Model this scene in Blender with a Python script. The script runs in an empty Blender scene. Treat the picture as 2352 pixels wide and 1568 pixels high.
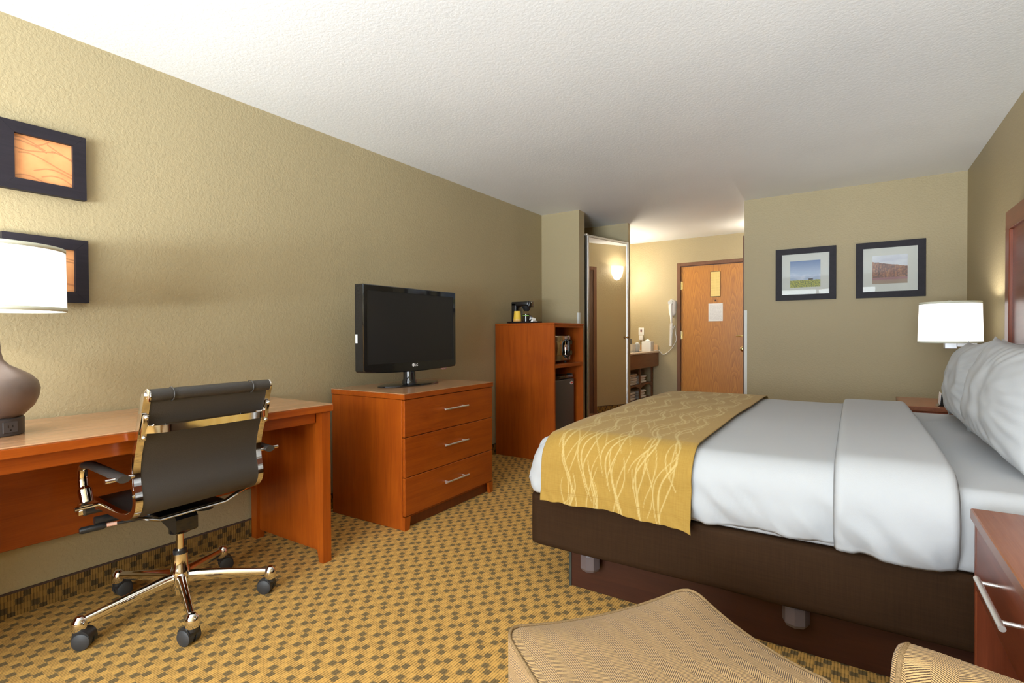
import bpy, bmesh, math, random
import numpy as np
from mathutils import Vector, Matrix, noise

random.seed(7)
PI = math.pi
SC = bpy.context.scene
COL = SC.collection

# ------------------------------------------------------------------ camera, world, lights, exposure
FPX = 1193.03
def cam_axes(yaw, pitch, roll):
    cy, sy = math.cos(yaw), math.sin(yaw)
    f = Vector((-sy*math.cos(pitch), cy*math.cos(pitch), math.sin(pitch)))
    r = Vector((cy, sy, 0)); u = r.cross(f)
    c, s = math.cos(roll), math.sin(roll)
    return c*r+s*u, c*u-s*r, f
_r, _u, _f = cam_axes(0.58131983, -0.0128747933, -0.00456014946)
cam_d = bpy.data.cameras.new('camera'); cam = bpy.data.objects.new('camera', cam_d); COL.objects.link(cam)
cam.matrix_world = Matrix(((_r.x, _u.x, -_f.x, 0), (_r.y, _u.y, -_f.y, 0), (_r.z, _u.z, -_f.z, 1.1356), (0, 0, 0, 1)))
cam_d.sensor_width = 36; cam_d.lens = FPX/2352*36; cam_d.clip_start = 0.02
SC.camera = cam

SC.view_settings.view_transform = 'Standard'
SC.view_settings.look = 'None'
SC.view_settings.gamma = 1.0
SC.view_settings.use_curve_mapping = False
SC.view_settings.exposure = -0.12
SC.cycles.use_denoising = True
SC.cycles.max_bounces = 10
SC.cycles.diffuse_bounces = 6
SC.cycles.glossy_bounces = 5
SC.cycles.transparent_max_bounces = 8
SC.cycles.caustics_reflective = False
SC.cycles.caustics_refractive = False
SC.cycles.sample_clamp_indirect = 6.0

world = bpy.data.worlds.new('World'); SC.world = world
world.use_nodes = True
bg = world.node_tree.nodes['Background']
bg.inputs[0].default_value = (0.80, 0.88, 1.0, 1); bg.inputs[1].default_value = 1.5

def area_light(name, loc, rot, sx, sy, power, color):
    d = bpy.data.lights.new(name, 'AREA'); d.shape = 'RECTANGLE'; d.size = sx; d.size_y = sy
    d.energy = power; d.color = color
    o = bpy.data.objects.new(name, d); COL.objects.link(o); o.location = loc; o.rotation_euler = rot
    return o
# daylight through the wide window behind the camera (just outside the panes), tipped up to brighten the ceiling
area_light('window_daylight', (-0.70, -3.16, 1.42), (PI/2+0.22, 0, 0), 2.9, 1.75, 390, (0.87, 0.945, 1.0))
# added fill panel outside, below the level of the sill, throwing light up through the window on to the ceiling
area_light('added_ceiling_fill', (-0.70, -6.4, -0.25), (math.radians(110), 0, 0), 7.0, 1.8, 3700, (0.76, 0.89, 1.0))

# ------------------------------------------------------------------ materials
MATS = {}
def new_mat(name):
    m = bpy.data.materials.new(name); m.use_nodes = True
    nt = m.node_tree; b = nt.nodes['Principled BSDF']
    return m, nt, b
def N(nt, t, **kw):
    n = nt.nodes.new(t)
    for k, v in kw.items(): setattr(n, k, v)
    return n
def L(nt, a, b): nt.links.new(a, b)
def math_(nt, op, a, b=None, c=None, clamp=False):
    n = N(nt, 'ShaderNodeMath', operation=op); n.use_clamp = clamp
    for i, v in enumerate((a, b, c)):
        if v is None: continue
        if isinstance(v, (int, float)): n.inputs[i].default_value = v
        else: L(nt, v, n.inputs[i])
    return n.outputs[0]
def mixc(nt, fac, a, b):
    n = N(nt, 'ShaderNodeMix', data_type='RGBA')
    for i, v in ((0, fac), (6, a), (7, b)):
        if isinstance(v, (int, float)): n.inputs[i].default_value = v
        elif isinstance(v, tuple): n.inputs[i].default_value = (*v[:3], 1)
        else: L(nt, v, n.inputs[i])
    return n.outputs[2]
def ramp(nt, fac, stops, interp='LINEAR'):
    n = N(nt, 'ShaderNodeValToRGB'); cr = n.color_ramp; cr.interpolation = interp
    while len(cr.elements) < len(stops): cr.elements.new(0.5)
    for e, (p, c) in zip(cr.elements, stops):
        e.position = p; e.color = (*c, 1) if isinstance(c, tuple) else (c, c, c, 1)
    L(nt, fac, n.inputs[0]); return n.outputs[0]
def coords(nt, kind='Object', scale=(1, 1, 1), loc=(0, 0, 0), rot=(0, 0, 0)):
    tc = N(nt, 'ShaderNodeTexCoord'); mp = N(nt, 'ShaderNodeMapping')
    mp.inputs['Scale'].default_value = scale; mp.inputs['Location'].default_value = loc; mp.inputs['Rotation'].default_value = rot
    L(nt, tc.outputs[kind], mp.inputs[0]); return mp.outputs[0]
def noise_(nt, vec, scale, detail=2, rough=0.5, dist=0.0):
    n = N(nt, 'ShaderNodeTexNoise'); n.inputs['Scale'].default_value = scale; n.inputs['Detail'].default_value = detail
    n.inputs['Roughness'].default_value = rough; n.inputs['Distortion'].default_value = dist
    if vec is not None: L(nt, vec, n.inputs['Vector'])
    return n.outputs['Fac']
def bump_(nt, b, height, dist, strength=1.0):
    n = N(nt, 'ShaderNodeBump'); n.inputs['Distance'].default_value = dist; n.inputs['Strength'].default_value = strength
    L(nt, height, n.inputs['Height']); L(nt, n.outputs[0], b.inputs['Normal'])

def plain(name, col, rough=0.5, metal=0.0, spec=0.5, bump=None, var=0.0, coat=0.0):
    if name in MATS: return MATS[name]
    m, nt, b = new_mat(name)
    b.inputs['Base Color'].default_value = (*col, 1); b.inputs['Roughness'].default_value = rough
    b.inputs['Metallic'].default_value = metal; b.inputs['Specular IOR Level'].default_value = spec
    b.inputs['Coat Weight'].default_value = coat
    v = coords(nt)
    f = noise_(nt, v, 35 if bump is None else bump[0], 3)
    if var > 0:
        d = tuple(c*(1-var) for c in col); l = tuple(min(1, c*(1+var)) for c in col)
        L(nt, ramp(nt, f, [(0.3, d), (0.7, l)]), b.inputs['Base Color'])
    if bump: bump_(nt, b, f, bump[1], bump[2] if len(bump) > 2 else 1.0)
    MATS[name] = m; return m

def wood(name, base, dark, axis='Z', rough=0.32, fine=1.0, contrast=1.0, spec=0.35):
    if name in MATS: return MATS[name]
    m, nt, b = new_mat(name)
    s = {'X': (1.2, 14, 14), 'Y': (14, 1.2, 14), 'Z': (14, 14, 1.2)}[axis]
    v = coords(nt, 'Object', s)
    a = noise_(nt, v, 2.0*fine, 4, 0.6, 0.6)
    s2 = tuple(x*8 if x > 2 else x*2 for x in s)
    v2 = coords(nt, 'Object', s2)
    c = noise_(nt, v2, 2.2*fine, 3, 0.6)
    blot = noise_(nt, coords(nt, 'Object', (1, 1, 1)), 3.0, 2)
    f = math_(nt, 'ADD', math_(nt, 'MULTIPLY', a, 0.5), math_(nt, 'ADD', math_(nt, 'MULTIPLY', c, 0.28), math_(nt, 'MULTIPLY', blot, 0.25)))
    L(nt, ramp(nt, f, [(0.5-0.16/contrast, dark), (0.5+0.18/contrast, base)]), b.inputs['Base Color'])
    b.inputs['Roughness'].default_value = rough; b.inputs['Specular IOR Level'].default_value = spec
    bump_(nt, b, c, 0.0004, 0.4)
    MATS[name] = m; return m

def emis(name, col, strength, base=(0.9, 0.9, 0.88)):
    if name in MATS: return MATS[name]
    m, nt, b = new_mat(name)
    b.inputs['Base Color'].default_value = (*base, 1); b.inputs['Roughness'].default_value = 0.8
    b.inputs['Emission Color'].default_value = (*col, 1); b.inputs['Emission Strength'].default_value = strength
    f = noise_(nt, coords(nt), 220, 2)
    bump_(nt, b, f, 0.0003, 0.3)
    MATS[name] = m; return m

def paint(name, col, scale, dist, rough=0.6, spec=0.35):
    m, nt, b = new_mat(name)
    geo = N(nt, 'ShaderNodeNewGeometry')
    p = geo.outputs['Position']
    a = noise_(nt, p, scale, 3, 0.55, 0.4)
    big = noise_(nt, p, 1.3, 2)
    f = ramp(nt, a, [(0.38, 0.0), (0.62, 1.0)])
    L(nt, ramp(nt, big, [(0.3, tuple(c*0.97 for c in col)), (0.7, tuple(c*1.03 for c in col))]), b.inputs['Base Color'])
    b.inputs['Roughness'].default_value = rough; b.inputs['Specular IOR Level'].default_value = spec
    bump_(nt, b, f, dist, 0.6)
    return m
M_WALL = paint('wall_paint', (0.378, 0.306, 0.174), 75, 0.0012, 0.5)
M_CEIL = paint('ceiling_paint', (0.865, 0.895, 0.92), 60, 0.0006, 0.5)

CELL = 0.0252
def carpet(name, au, av, ou, ov, bright=1.0):
    m, nt, b = new_mat(name)
    geo = N(nt, 'ShaderNodeNewGeometry'); sep = N(nt, 'ShaderNodeSeparateXYZ'); L(nt, geo.outputs['Position'], sep.inputs[0])
    nz = noise_(nt, geo.outputs['Position'], 260, 2)
    nz2 = noise_(nt, geo.outputs['Position'], 900, 2)
    jit = math_(nt, 'MULTIPLY', math_(nt, 'SUBTRACT', nz, 0.5), 0.55)
    def unit(ax, o):
        return math_(nt, 'ADD', math_(nt, 'MULTIPLY', math_(nt, 'SUBTRACT', sep.outputs[ax], o), 1/CELL), 400.5)
    U = unit(au, ou); V = unit(av, ov)
    Uj = math_(nt, 'ADD', U, math_(nt, 'MULTIPLY', jit, 0.5)); Vj = math_(nt, 'ADD', V, jit)
    i = math_(nt, 'FLOOR', math_(nt, 'MODULO', Uj, 4.0)); j = math_(nt, 'FLOOR', math_(nt, 'MODULO', Vj, 4.0))
    perm = ramp(nt, math_(nt, 'DIVIDE', math_(nt, 'ADD', i, 0.5), 4.0), [(0.0, 0.0), (0.25, 0.75), (0.5, 0.25), (0.75, 0.5)], 'CONSTANT')
    jj = math_(nt, 'DIVIDE', j, 4.0)
    dk = math_(nt, 'COMPARE', perm, jj, 0.1)
    gd = math_(nt, 'COMPARE', math_(nt, 'MODULO', math_(nt, 'ADD', perm, 0.5), 1.0), jj, 0.1)
    st = math_(nt, 'SINE', math_(nt, 'MULTIPLY', math_(nt, 'ADD', U, math_(nt, 'MULTIPLY', jit, 0.12)), 2*PI*2.5))
    st = ramp(nt, math_(nt, 'ADD', math_(nt, 'MULTIPLY', st, 0.5), 0.5), [(0.10, 0.0), (0.42, 1.0)])
    k = bright
    gold = (0.76*k, 0.43*k, 0.115*k); line = (0.33*k, 0.19*k, 0.055*k); dark = (0.185*k, 0.125*k, 0.055*k); lt = (0.66*k, 0.375*k, 0.105*k)
    c = mixc(nt, st, line, lt)
    gst = mixc(nt, st, tuple(x*0.72 for x in gold), gold)
    c = mixc(nt, gd, c, gst)
    dst = mixc(nt, st, tuple(x*0.8 for x in dark), tuple(x*1.25 for x in dark))
    c = mixc(nt, dk, c, dst)
    v = ramp(nt, nz2, [(0.25, 0.72), (0.75, 1.22)])
    mul = N(nt, 'ShaderNodeMix', data_type='RGBA', blend_type='MULTIPLY'); mul.inputs[0].default_value = 1.0
    L(nt, c, mul.inputs[6]); L(nt, v, mul.inputs[7])
    L(nt, mul.outputs[2], b.inputs['Base Color'])
    b.inputs['Roughness'].default_value = 0.95; b.inputs['Specular IOR Level'].default_value = 0.1
    bump_(nt, b, math_(nt, 'ADD', nz2, math_(nt, 'MULTIPLY', st, 0.6)), 0.003, 0.6)
    return m
M_CARPET = carpet('floor_carpet', 0, 1, -2.0613, 1.83)
M_BASE_Y = carpet('carpet_base_along_y', 1, 2, 0.0, 0.031, 0.42)
M_BASE_X = carpet('carpet_base_along_x', 0, 2, 0.0, 0.031, 0.42)

def herringbone(name, au=0, av=1, w=0.028, p=0.0062):
    m, nt, b = new_mat(name)
    uv = N(nt, 'ShaderNodeUVMap'); sep = N(nt, 'ShaderNodeSeparateXYZ'); L(nt, uv.outputs[0], sep.inputs[0])
    tc = N(nt, 'ShaderNodeTexCoord')
    nz = noise_(nt, tc.outputs['Object'], 420, 2); nb = noise_(nt, tc.outputs['Object'], 60, 3)
    u = sep.outputs[au]; v = sep.outputs[av]
    band = math_(nt, 'MODULO', math_(nt, 'FLOOR', math_(nt, 'DIVIDE', math_(nt, 'ADD', u, 10.0), w)), 2.0)
    sgn = math_(nt, 'SUBTRACT', math_(nt, 'MULTIPLY', band, 2.0), 1.0)
    ph = math_(nt, 'ADD', math_(nt, 'MULTIPLY', v, 1.35), math_(nt, 'MULTIPLY', sgn, u))
    ph = math_(nt, 'ADD', ph, math_(nt, 'MULTIPLY', math_(nt, 'SUBTRACT', nz, 0.5), 0.0022))
    s = math_(nt, 'SINE', math_(nt, 'MULTIPLY', ph, 2*PI/p))
    f = ramp(nt, math_(nt, 'ADD', math_(nt, 'MULTIPLY', s, 0.5), 0.5), [(0.12, 0.0), (0.5, 1.0)])
    c = mixc(nt, f, (0.085, 0.050, 0.026), mixc(nt, nb, (0.44, 0.275, 0.115), (0.58, 0.37, 0.165)))
    L(nt, c, b.inputs['Base Color']); b.inputs['Roughness'].default_value = 0.95; b.inputs['Specular IOR Level'].default_value = 0.12
    b.inputs['Sheen Weight'].default_value = 0.15
    bump_(nt, b, math_(nt, 'ADD', f, math_(nt, 'MULTIPLY', nz, 0.6)), 0.0016, 0.8)
    return m
M_HERR = herringbone('tan_herringbone_tweed')
M_PIPE = plain('tweed_piping', (0.27, 0.175, 0.085), 0.95, spec=0.1, bump=(420, 0.002), var=0.35)

M_CHERRY_Z = wood('cherry_wood_upright', (0.39, 0.084, 0.006), (0.23, 0.038, 0.003), 'Z')
M_CHERRY_Y = wood('cherry_wood_lengthwise', (0.39, 0.084, 0.006), (0.23, 0.038, 0.003), 'Y')
M_CHERRY_X = wood('cherry_wood_crosswise', (0.39, 0.084, 0.006), (0.23, 0.038, 0.003), 'X')
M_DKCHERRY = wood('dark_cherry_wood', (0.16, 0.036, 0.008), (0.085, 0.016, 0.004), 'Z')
M_TOP_GLARE_Y = wood('cherry_top_glare_lengthwise', (0.50, 0.28, 0.145), (0.38, 0.185, 0.085), 'Y', 0.18, spec=0.6)  # cherry lightened for the tops: glare off wall and lamp put into the colour
M_MAHOG_Y = wood('mahogany_lengthwise', (0.25, 0.062, 0.026), (0.14, 0.03, 0.012), 'Y', 0.28)
M_MAHOG_X = wood('mahogany_crosswise', (0.25, 0.062, 0.026), (0.14, 0.03, 0.012), 'X', 0.28)
M_MAHOG_Z = wood('mahogany_upright', (0.25, 0.062, 0.026), (0.14, 0.03, 0.012), 'Z', 0.28)
M_PLINTH = wood('plinth_wood', (0.060, 0.018, 0.008), (0.032, 0.009, 0.005), 'X', 0.4)
M_TRIMW = wood('door_casing_wood', (0.17, 0.075, 0.035), (0.12, 0.05, 0.022), 'Z', 0.45)
M_VANITY = wood('vanity_wood', (0.21, 0.085, 0.032), (0.13, 0.047, 0.017), 'Y', 0.4)
M_VANITYZ = wood('vanity_wood_upright', (0.21, 0.085, 0.032), (0.13, 0.047, 0.017), 'Z', 0.4)
M_CHROME = plain('polished_chrome', (0.82, 0.80, 0.78), 0.07, 1.0)
M_NICKEL = plain('brushed_nickel', (0.86, 0.84, 0.80), 0.42, 1.0)
M_ALU = plain('satin_aluminium', (0.66, 0.67, 0.68), 0.35, 1.0, bump=(300, 0.0002))
M_BRASS = plain('polished_brass', (0.80, 0.60, 0.25), 0.22, 1.0)
M_BLACKPL = plain('black_plastic', (0.018, 0.018, 0.019), 0.38, bump=(300, 0.0004))
M_GLOSSBLK = plain('glossy_black', (0.008, 0.008, 0.009), 0.06, coat=0.4)
M_LEATHER = plain('black_leather', (0.048, 0.042, 0.037), 0.45, spec=0.45, bump=(260, 0.0009, 0.7))
M_RUBBER = plain('caster_rubber', (0.03, 0.03, 0.031), 0.55)
M_WHITEPL = plain('white_plastic', (0.80, 0.80, 0.78), 0.35)
M_LINEN = plain('white_linen', (0.462, 0.475, 0.490), 0.85, spec=0.2, bump=(500, 0.0007, 0.5))
M_SHEET = plain('white_sheet', (0.475, 0.488, 0.503), 0.85, spec=0.2, bump=(500, 0.0007, 0.5))
M_TERRY = plain('white_terry', (0.80, 0.80, 0.78), 0.95, spec=0.1, bump=(600, 0.003, 0.8))
M_FRAMEBLK = wood('espresso_frame', (0.024, 0.020, 0.026), (0.012, 0.010, 0.014), 'Y', 0.55, spec=0.2)
M_MAHOGTOP = wood('nightstand_top_wood', (0.27, 0.095, 0.042), (0.17, 0.052, 0.022), 'Y', 0.25)
M_MAT = plain('picture_mat_board', (0.60, 0.61, 0.56), 0.8)
M_PAPER = plain('white_paper', (0.80, 0.80, 0.80), 0.8)
M_SHADE = emis('lit_lampshade', (1.0, 0.985, 0.96), 1.25)
M_SHADETRIM = plain('shade_trim', (0.62, 0.62, 0.50), 0.7)
M_GREYPL = plain('grey_plastic', (0.30, 0.27, 0.29), 0.5)

def skirt_mat():
    m, nt, b = new_mat('brown_slub_fabric')
    n1 = noise_(nt, coords(nt, 'Object', (140, 140, 4)), 2.0, 3); n2 = noise_(nt, coords(nt, 'Object', (5, 5, 160)), 2.0, 3)
    f = math_(nt, 'ADD', math_(nt, 'MULTIPLY', n1, 0.5), math_(nt, 'MULTIPLY', n2, 0.5))
    L(nt, ramp(nt, f, [(0.30, (0.027, 0.012, 0.0045)), (0.70, (0.038, 0.018, 0.007))]), b.inputs['Base Color'])
    b.inputs['Roughness'].default_value = 0.8; b.inputs['Specular IOR Level'].default_value = 0.12
    bump_(nt, b, f, 0.001, 0.5); return m
M_SKIRT = skirt_mat()

def oak_mat():
    m, nt, b = new_mat('oak_door_veneer')
    v = coords(nt, 'Object', (1, 1, 1))
    sep = N(nt, 'ShaderNodeSeparateXYZ'); L(nt, v, sep.inputs[0])
    d = noise_(nt, coords(nt, 'Object', (2.0, 1, 0.9)), 2.2, 3)
    # cathedral arches: distance from a leaf axis plus a parabola along the height, per veneer leaf
    leaf = math_(nt, 'SUBTRACT', math_(nt, 'FRACT', math_(nt, 'MULTIPLY', math_(nt, 'ADD', sep.outputs[0], math_(nt, 'MULTIPLY', d, 0.06)), 4.3)), 0.5)
    par = math_(nt, 'MULTIPLY', math_(nt, 'MULTIPLY', leaf, leaf), 2.6)
    ph = math_(nt, 'ADD', math_(nt, 'ADD', math_(nt, 'MULTIPLY', sep.outputs[2], 0.55), math_(nt, 'MULTIPLY', d, 0.7)), par)
    ring = math_(nt, 'FRACT', math_(nt, 'MULTIPLY', ph, 9.0))
    fine = noise_(nt, coords(nt, 'Object', (160, 160, 5)), 2.0, 3)
    f = math_(nt, 'ADD', math_(nt, 'MULTIPLY', ring, 0.25), math_(nt, 'MULTIPLY', fine, 0.75))
    L(nt, ramp(nt, f, [(0.25, (0.31, 0.105, 0.010)), (0.72, (0.56, 0.235, 0.026))]), b.inputs['Base Color'])
    b.inputs['Roughness'].default_value = 0.38
    bump_(nt, b, fine, 0.0005, 0.4); return m
M_OAK = oak_mat()

def glass_pane():
    m, nt, b = new_mat('clear_pane')
    out = [n for n in nt.nodes if n.type == 'OUTPUT_MATERIAL'][0]
    tr = N(nt, 'ShaderNodeBsdfTransparent'); gl = N(nt, 'ShaderNodeBsdfGlossy'); gl.inputs['Roughness'].default_value = 0.02
    lw = N(nt, 'ShaderNodeFresnel'); lw.inputs[0].default_value = 1.22
    mx = N(nt, 'ShaderNodeMixShader'); L(nt, lw.outputs[0], mx.inputs[0]); L(nt, tr.outputs[0], mx.inputs[1]); L(nt, gl.outputs[0], mx.inputs[2])
    L(nt, mx.outputs[0], out.inputs[0]); return m
M_PANE = glass_pane()
M_MIRROR = plain('silvered_mirror', (0.93, 0.93, 0.92), 0.015, 1.0)

# ------------------------------------------------------------------ mesh helpers
class MB:
    def __init__(s): s.v = []; s.f = []; s.uv = None
    def add(s, vs, fs):
        o = len(s.v); s.v += [tuple(v) for v in vs]; s.f += [tuple(i+o for i in f) for f in fs]; return s
    def box(s, x0, x1, y0, y1, z0, z1, bev=0.0, seg=1):
        bm = bmesh.new(); bmesh.ops.create_cube(bm, size=1)
        for v in bm.verts:
            v.co = Vector(((x0+x1)/2+v.co.x*(x1-x0), (y0+y1)/2+v.co.y*(y1-y0), (z0+z1)/2+v.co.z*(z1-z0)))
        if bev > 0: bmesh.ops.bevel(bm, geom=list(bm.edges), offset=bev, segments=seg, affect='EDGES', profile=0.5)
        bm.verts.index_update()
        s.add([v.co[:] for v in bm.verts], [[v.index for v in f.verts] for f in bm.faces]); bm.free(); return s
    def cyl(s, p0, p1, r0, r1=None, seg=20, cap=True):
        return s.tube([p0, p1], [r0, r0 if r1 is None else r1], seg, cap=cap)
    def tube(s, pts, r, seg=10, closed=False, cap=True, flat=None):
        P = [Vector(p) for p in pts]; n = len(P)
        R = r if isinstance(r, (list, tuple)) else [r]*n
        T = []
        for i in range(n):
            a = P[(i-1) % n] if (closed or i > 0) else P[i]; b = P[(i+1) % n] if (closed or i < n-1) else P[i]
            T.append((b-a).normalized())
        up = Vector((0, 0, 1)) if abs(T[0].z) < 0.9 else Vector((1, 0, 0))
        x = T[0].cross(up).normalized(); vs = []
        for i in range(n):
            x = (x - T[i]*x.dot(T[i])).normalized(); y = T[i].cross(x)
            for k in range(seg):
                a = 2*PI*k/seg
                ca, sa = math.cos(a), math.sin(a)
                if flat: ca *= flat[0]; sa *= flat[1]
                vs.append(P[i]+(x*ca+y*sa)*R[i])
        fs = []
        for i in range(n if closed else n-1):
            for k in range(seg):
                a = i*seg+k; b = i*seg+(k+1) % seg; j = (i+1) % n
                fs.append((a, b, j*seg+(k+1) % seg, j*seg+k))
        if cap and not closed: fs += [tuple(range(seg-1, -1, -1)), tuple((n-1)*seg+k for k in range(seg))]
        return s.add(vs, fs)
    def lathe(s, prof, c=(0, 0, 0), seg=32, cap=True):
        vs = []; fs = []; n = len(prof)
        for (r, z) in prof:
            for k in range(seg):
                a = 2*PI*k/seg; vs.append((c[0]+r*math.cos(a), c[1]+r*math.sin(a), c[2]+z))
        for i in range(n-1):
            for k in range(seg):
                fs.append((i*seg+k, i*seg+(k+1) % seg, (i+1)*seg+(k+1) % seg, (i+1)*seg+k))
        if cap: fs += [tuple(range(seg-1, -1, -1)), tuple((n-1)*seg+k for k in range(seg))]
        return s.add(vs, fs)
    def prism(s, poly, axis, a, b):
        def p(q, t): return {'x': (t, q[0], q[1]), 'y': (q[0], t, q[1]), 'z': (q[0], q[1], t)}[axis]
        n = len(poly); vs = [p(q, a) for q in poly]+[p(q, b) for q in poly]
        fs = [tuple(range(n-1, -1, -1)), tuple(range(n, 2*n))]+[(i, (i+1) % n, n+(i+1) % n, n+i) for i in range(n)]
        return s.add(vs, fs)
    def grid(s, rows, closed_j=False):
        ni = len(rows); nj = len(rows[0]); vs = [q for r in rows for q in r]; fs = []
        for i in range(ni-1):
            for j in range(nj if closed_j else nj-1):
                k = (j+1) % nj; fs.append((i*nj+j, i*nj+k, (i+1)*nj+k, (i+1)*nj+j))
        return s.add(vs, fs)
    def sphere(s, c, r, seg=16, rings=10, sc=(1, 1, 1)):
        prof = []
        vs = []; fs = []
        for i in range(rings+1):
            t = PI*i/rings
            for k in range(seg):
                a = 2*PI*k/seg; vs.append((c[0]+r*sc[0]*math.sin(t)*math.cos(a), c[1]+r*sc[1]*math.sin(t)*math.sin(a), c[2]-r*sc[2]*math.cos(t)))
        for i in range(rings):
            for k in range(seg): fs.append((i*seg+k, i*seg+(k+1) % seg, (i+1)*seg+(k+1) % seg, (i+1)*seg+k))
        return s.add(vs, fs)
    def xf(s, M, start=0):
        for i in range(start, len(s.v)): s.v[i] = tuple(M @ Vector(s.v[i]))
        return s
    def build(s, name, mat, parent=None, smooth=35, normals=True, weld=True, solid=0):
        me = bpy.data.meshes.new(name)
        me.from_pydata(s.v, [], s.f)
        bm = bmesh.new(); bm.from_mesh(me)
        if weld: bmesh.ops.remove_doubles(bm, verts=bm.verts, dist=1e-6)
        if normals: bmesh.ops.recalc_face_normals(bm, faces=bm.faces)
        bm.to_mesh(me); bm.free()
        if s.uv is not None:
            lay = me.uv_layers.new(name='UVMap')
            for l in me.loops: lay.data[l.index].uv = s.uv(me.vertices[l.vertex_index].co)
        if smooth:
            me.shade_smooth(); me.set_sharp_from_angle(angle=math.radians(smooth))
        me.materials.append(mat)
        o = bpy.data.objects.new(name, me); COL.objects.link(o)
        if parent is not None: o.parent = parent
        if solid:
            md = o.modifiers.new('thickness', 'SOLIDIFY'); md.thickness = solid; md.offset = -1
        return o

def tag(o, label, cat, group=None):
    o['label'] = label; o['category'] = cat
    if group: o['group'] = group
    return o
def thing(name, label, cat, loc=(0, 0, 0), rotz=0.0, group=None):
    o = bpy.data.objects.new(name, None); COL.objects.link(o); o.empty_display_size = 0.1
    o.location = loc; o.rotation_euler = (0, 0, rotz)
    return tag(o, label, cat, group)
def struct(o): o['kind'] = 'structure'; return o
def copy_tree(o, parent=None):
    c = o.copy(); COL.objects.link(c); c.parent = parent
    for ch in [x for x in bpy.data.objects if x.parent == o]: copy_tree(ch, c)
    return c
def B(name, mat, parent, *a, bev=0.003, seg=1, **kw):
    return MB().box(*a, bev=bev, seg=seg).build(name, mat, parent, **kw)

# ------------------------------------------------------------------ room shell
XL, XR, YW, YB, YH, ZC = -2.858, 0.765, -3.02, 5.52, 7.26, 2.44
YA, XA = 4.95, -2.405          # short wall in front of the closet
YC, XC = 5.85, -2.213          # closet far side wall
XH = -0.895                    # hall right wall face
YF = 4.98                      # carpet ends at the closet, hall flooring beyond
struct(MB().box(XL-0.1, XR+0.1, YW-0.1, YF, -0.06, 0).box(XH, XR+0.1, YF, YB, -0.06, 0).build('floor', M_CARPET, smooth=0))
M_HALL = wood('hall_floor_vinyl', (0.36, 0.14, 0.06), (0.27, 0.095, 0.04), 'Y', 0.35)
struct(MB().box(XL-0.1, XH, YF, YH+0.1, -0.06, 0).build('floor_hall', M_HALL, smooth=0))
struct(MB().box(XL-0.1, XR+0.1, YW-0.1, YH+0.1, ZC, ZC+0.06).build('ceiling', M_CEIL, smooth=0))
struct(MB().box(XL-0.1, XL, YW-0.1, YH+0.1, 0, ZC).build('wall_left', M_WALL, smooth=0))
struct(MB().box(XR, XR+0.1, YW-0.1, YB+0.1, 0, ZC).build('wall_right', M_WALL, smooth=0))
struct(MB().box(XH, XR, YB, YB+0.1, 0, ZC).build('wall_back', M_WALL, smooth=0))
struct(MB().box(XH, XH+0.1, YB+0.1, YH+0.1, 0, ZC).build('wall_hall_right', M_WALL, smooth=0))
struct(MB().box(XL, XA, YA, YA+0.13, 0, ZC).build('wall_closet_near', M_WALL, smooth=0))
struct(MB().box(XL, XC, YC, YC+0.075, 0, ZC).build('wall_closet_far', M_WALL, smooth=0))
DX0, DX1, DZ = -1.987, -1.073, 2.06
struct(MB().box(XL, DX0-0.02, YH, YH+0.1, 0, ZC).box(DX1+0.02, XH, YH, YH+0.1, 0, ZC).box(DX0-0.02, DX1+0.02, YH, YH+0.1, DZ+0.02, ZC).build('wall_hall_back', M_WALL, smooth=0))
# window wall behind the camera
WX0, WX1, WZ0, WZ1 = -2.10, 0.70, 0.62, 2.22
struct(MB().box(XL, WX0, YW-0.1, YW, 0, ZC).box(WX1, XR, YW-0.1, YW, 0, ZC).box(WX0, WX1, YW-0.1, YW, 0, WZ0).box(WX0, WX1, YW-0.1, YW, WZ1, ZC).build('wall_window', M_WALL, smooth=0))
w = struct(MB().box(WX0, WX1, YW-0.09, YW-0.03, WZ0, WZ0+0.05).box(WX0, WX1, YW-0.09, YW-0.03, WZ1-0.05, WZ1).box(WX0, WX0+0.05, YW-0.09, YW-0.03, WZ0, WZ1).box(WX1-0.05, WX1, YW-0.09, YW-0.03, WZ0, WZ1).box(-0.73, -0.67, YW-0.09, YW-0.03, WZ0, WZ1).build('window_1', M_WHITEPL, smooth=0))
for a, b_ in ((WX0+0.05, -0.73), (-0.67, WX1-0.05)):
    MB().box(a, b_, YW-0.065, YW-0.06, WZ0+0.05, WZ1-0.05).build('pane', M_PANE, w, smooth=0)
MB().box(WX0-0.03, WX1+0.03, YW-0.02, YW+0.06, WZ0-0.03, WZ0).build('window_sill', M_WHITEPL, w, smooth=0)

# carpet strip baseboards with a bound upper edge
M_BIND = plain('carpet_binding', (0.085, 0.055, 0.042), 0.9, spec=0.1, bump=(300, 0.001))
def base_y(name, x, sgn, y0, y1):
    o = struct(MB().box(min(x, x+sgn*0.008), max(x, x+sgn*0.008), y0, y1, 0.0, 0.094).build(name, M_BASE_Y, smooth=0))
    MB().box(min(x, x+sgn*0.011), max(x, x+sgn*0.011), y0, y1, 0.094, 0.102, 0.002).build('binding_edge', M_BIND, o)
def base_x(name, y, sgn, x0, x1):
    o = struct(MB().box(x0, x1, min(y, y+sgn*0.008), max(y, y+sgn*0.008), 0.0, 0.094).build(name, M_BASE_X, smooth=0))
    MB().box(x0, x1, min(y, y+sgn*0.011), max(y, y+sgn*0.011), 0.094, 0.102, 0.002).build('binding_edge', M_BIND, o)
base_y('baseboard_left', XL, 1, YW, YA)
base_y('baseboard_right', XR, -1, YW, YB)
base_x('baseboard_back', YB, -1, XH, XR)
base_x('baseboard_closet', YA, -1, XL, XA)
base_y('baseboard_hall', XH, -1, 6.36, YH)
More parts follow.
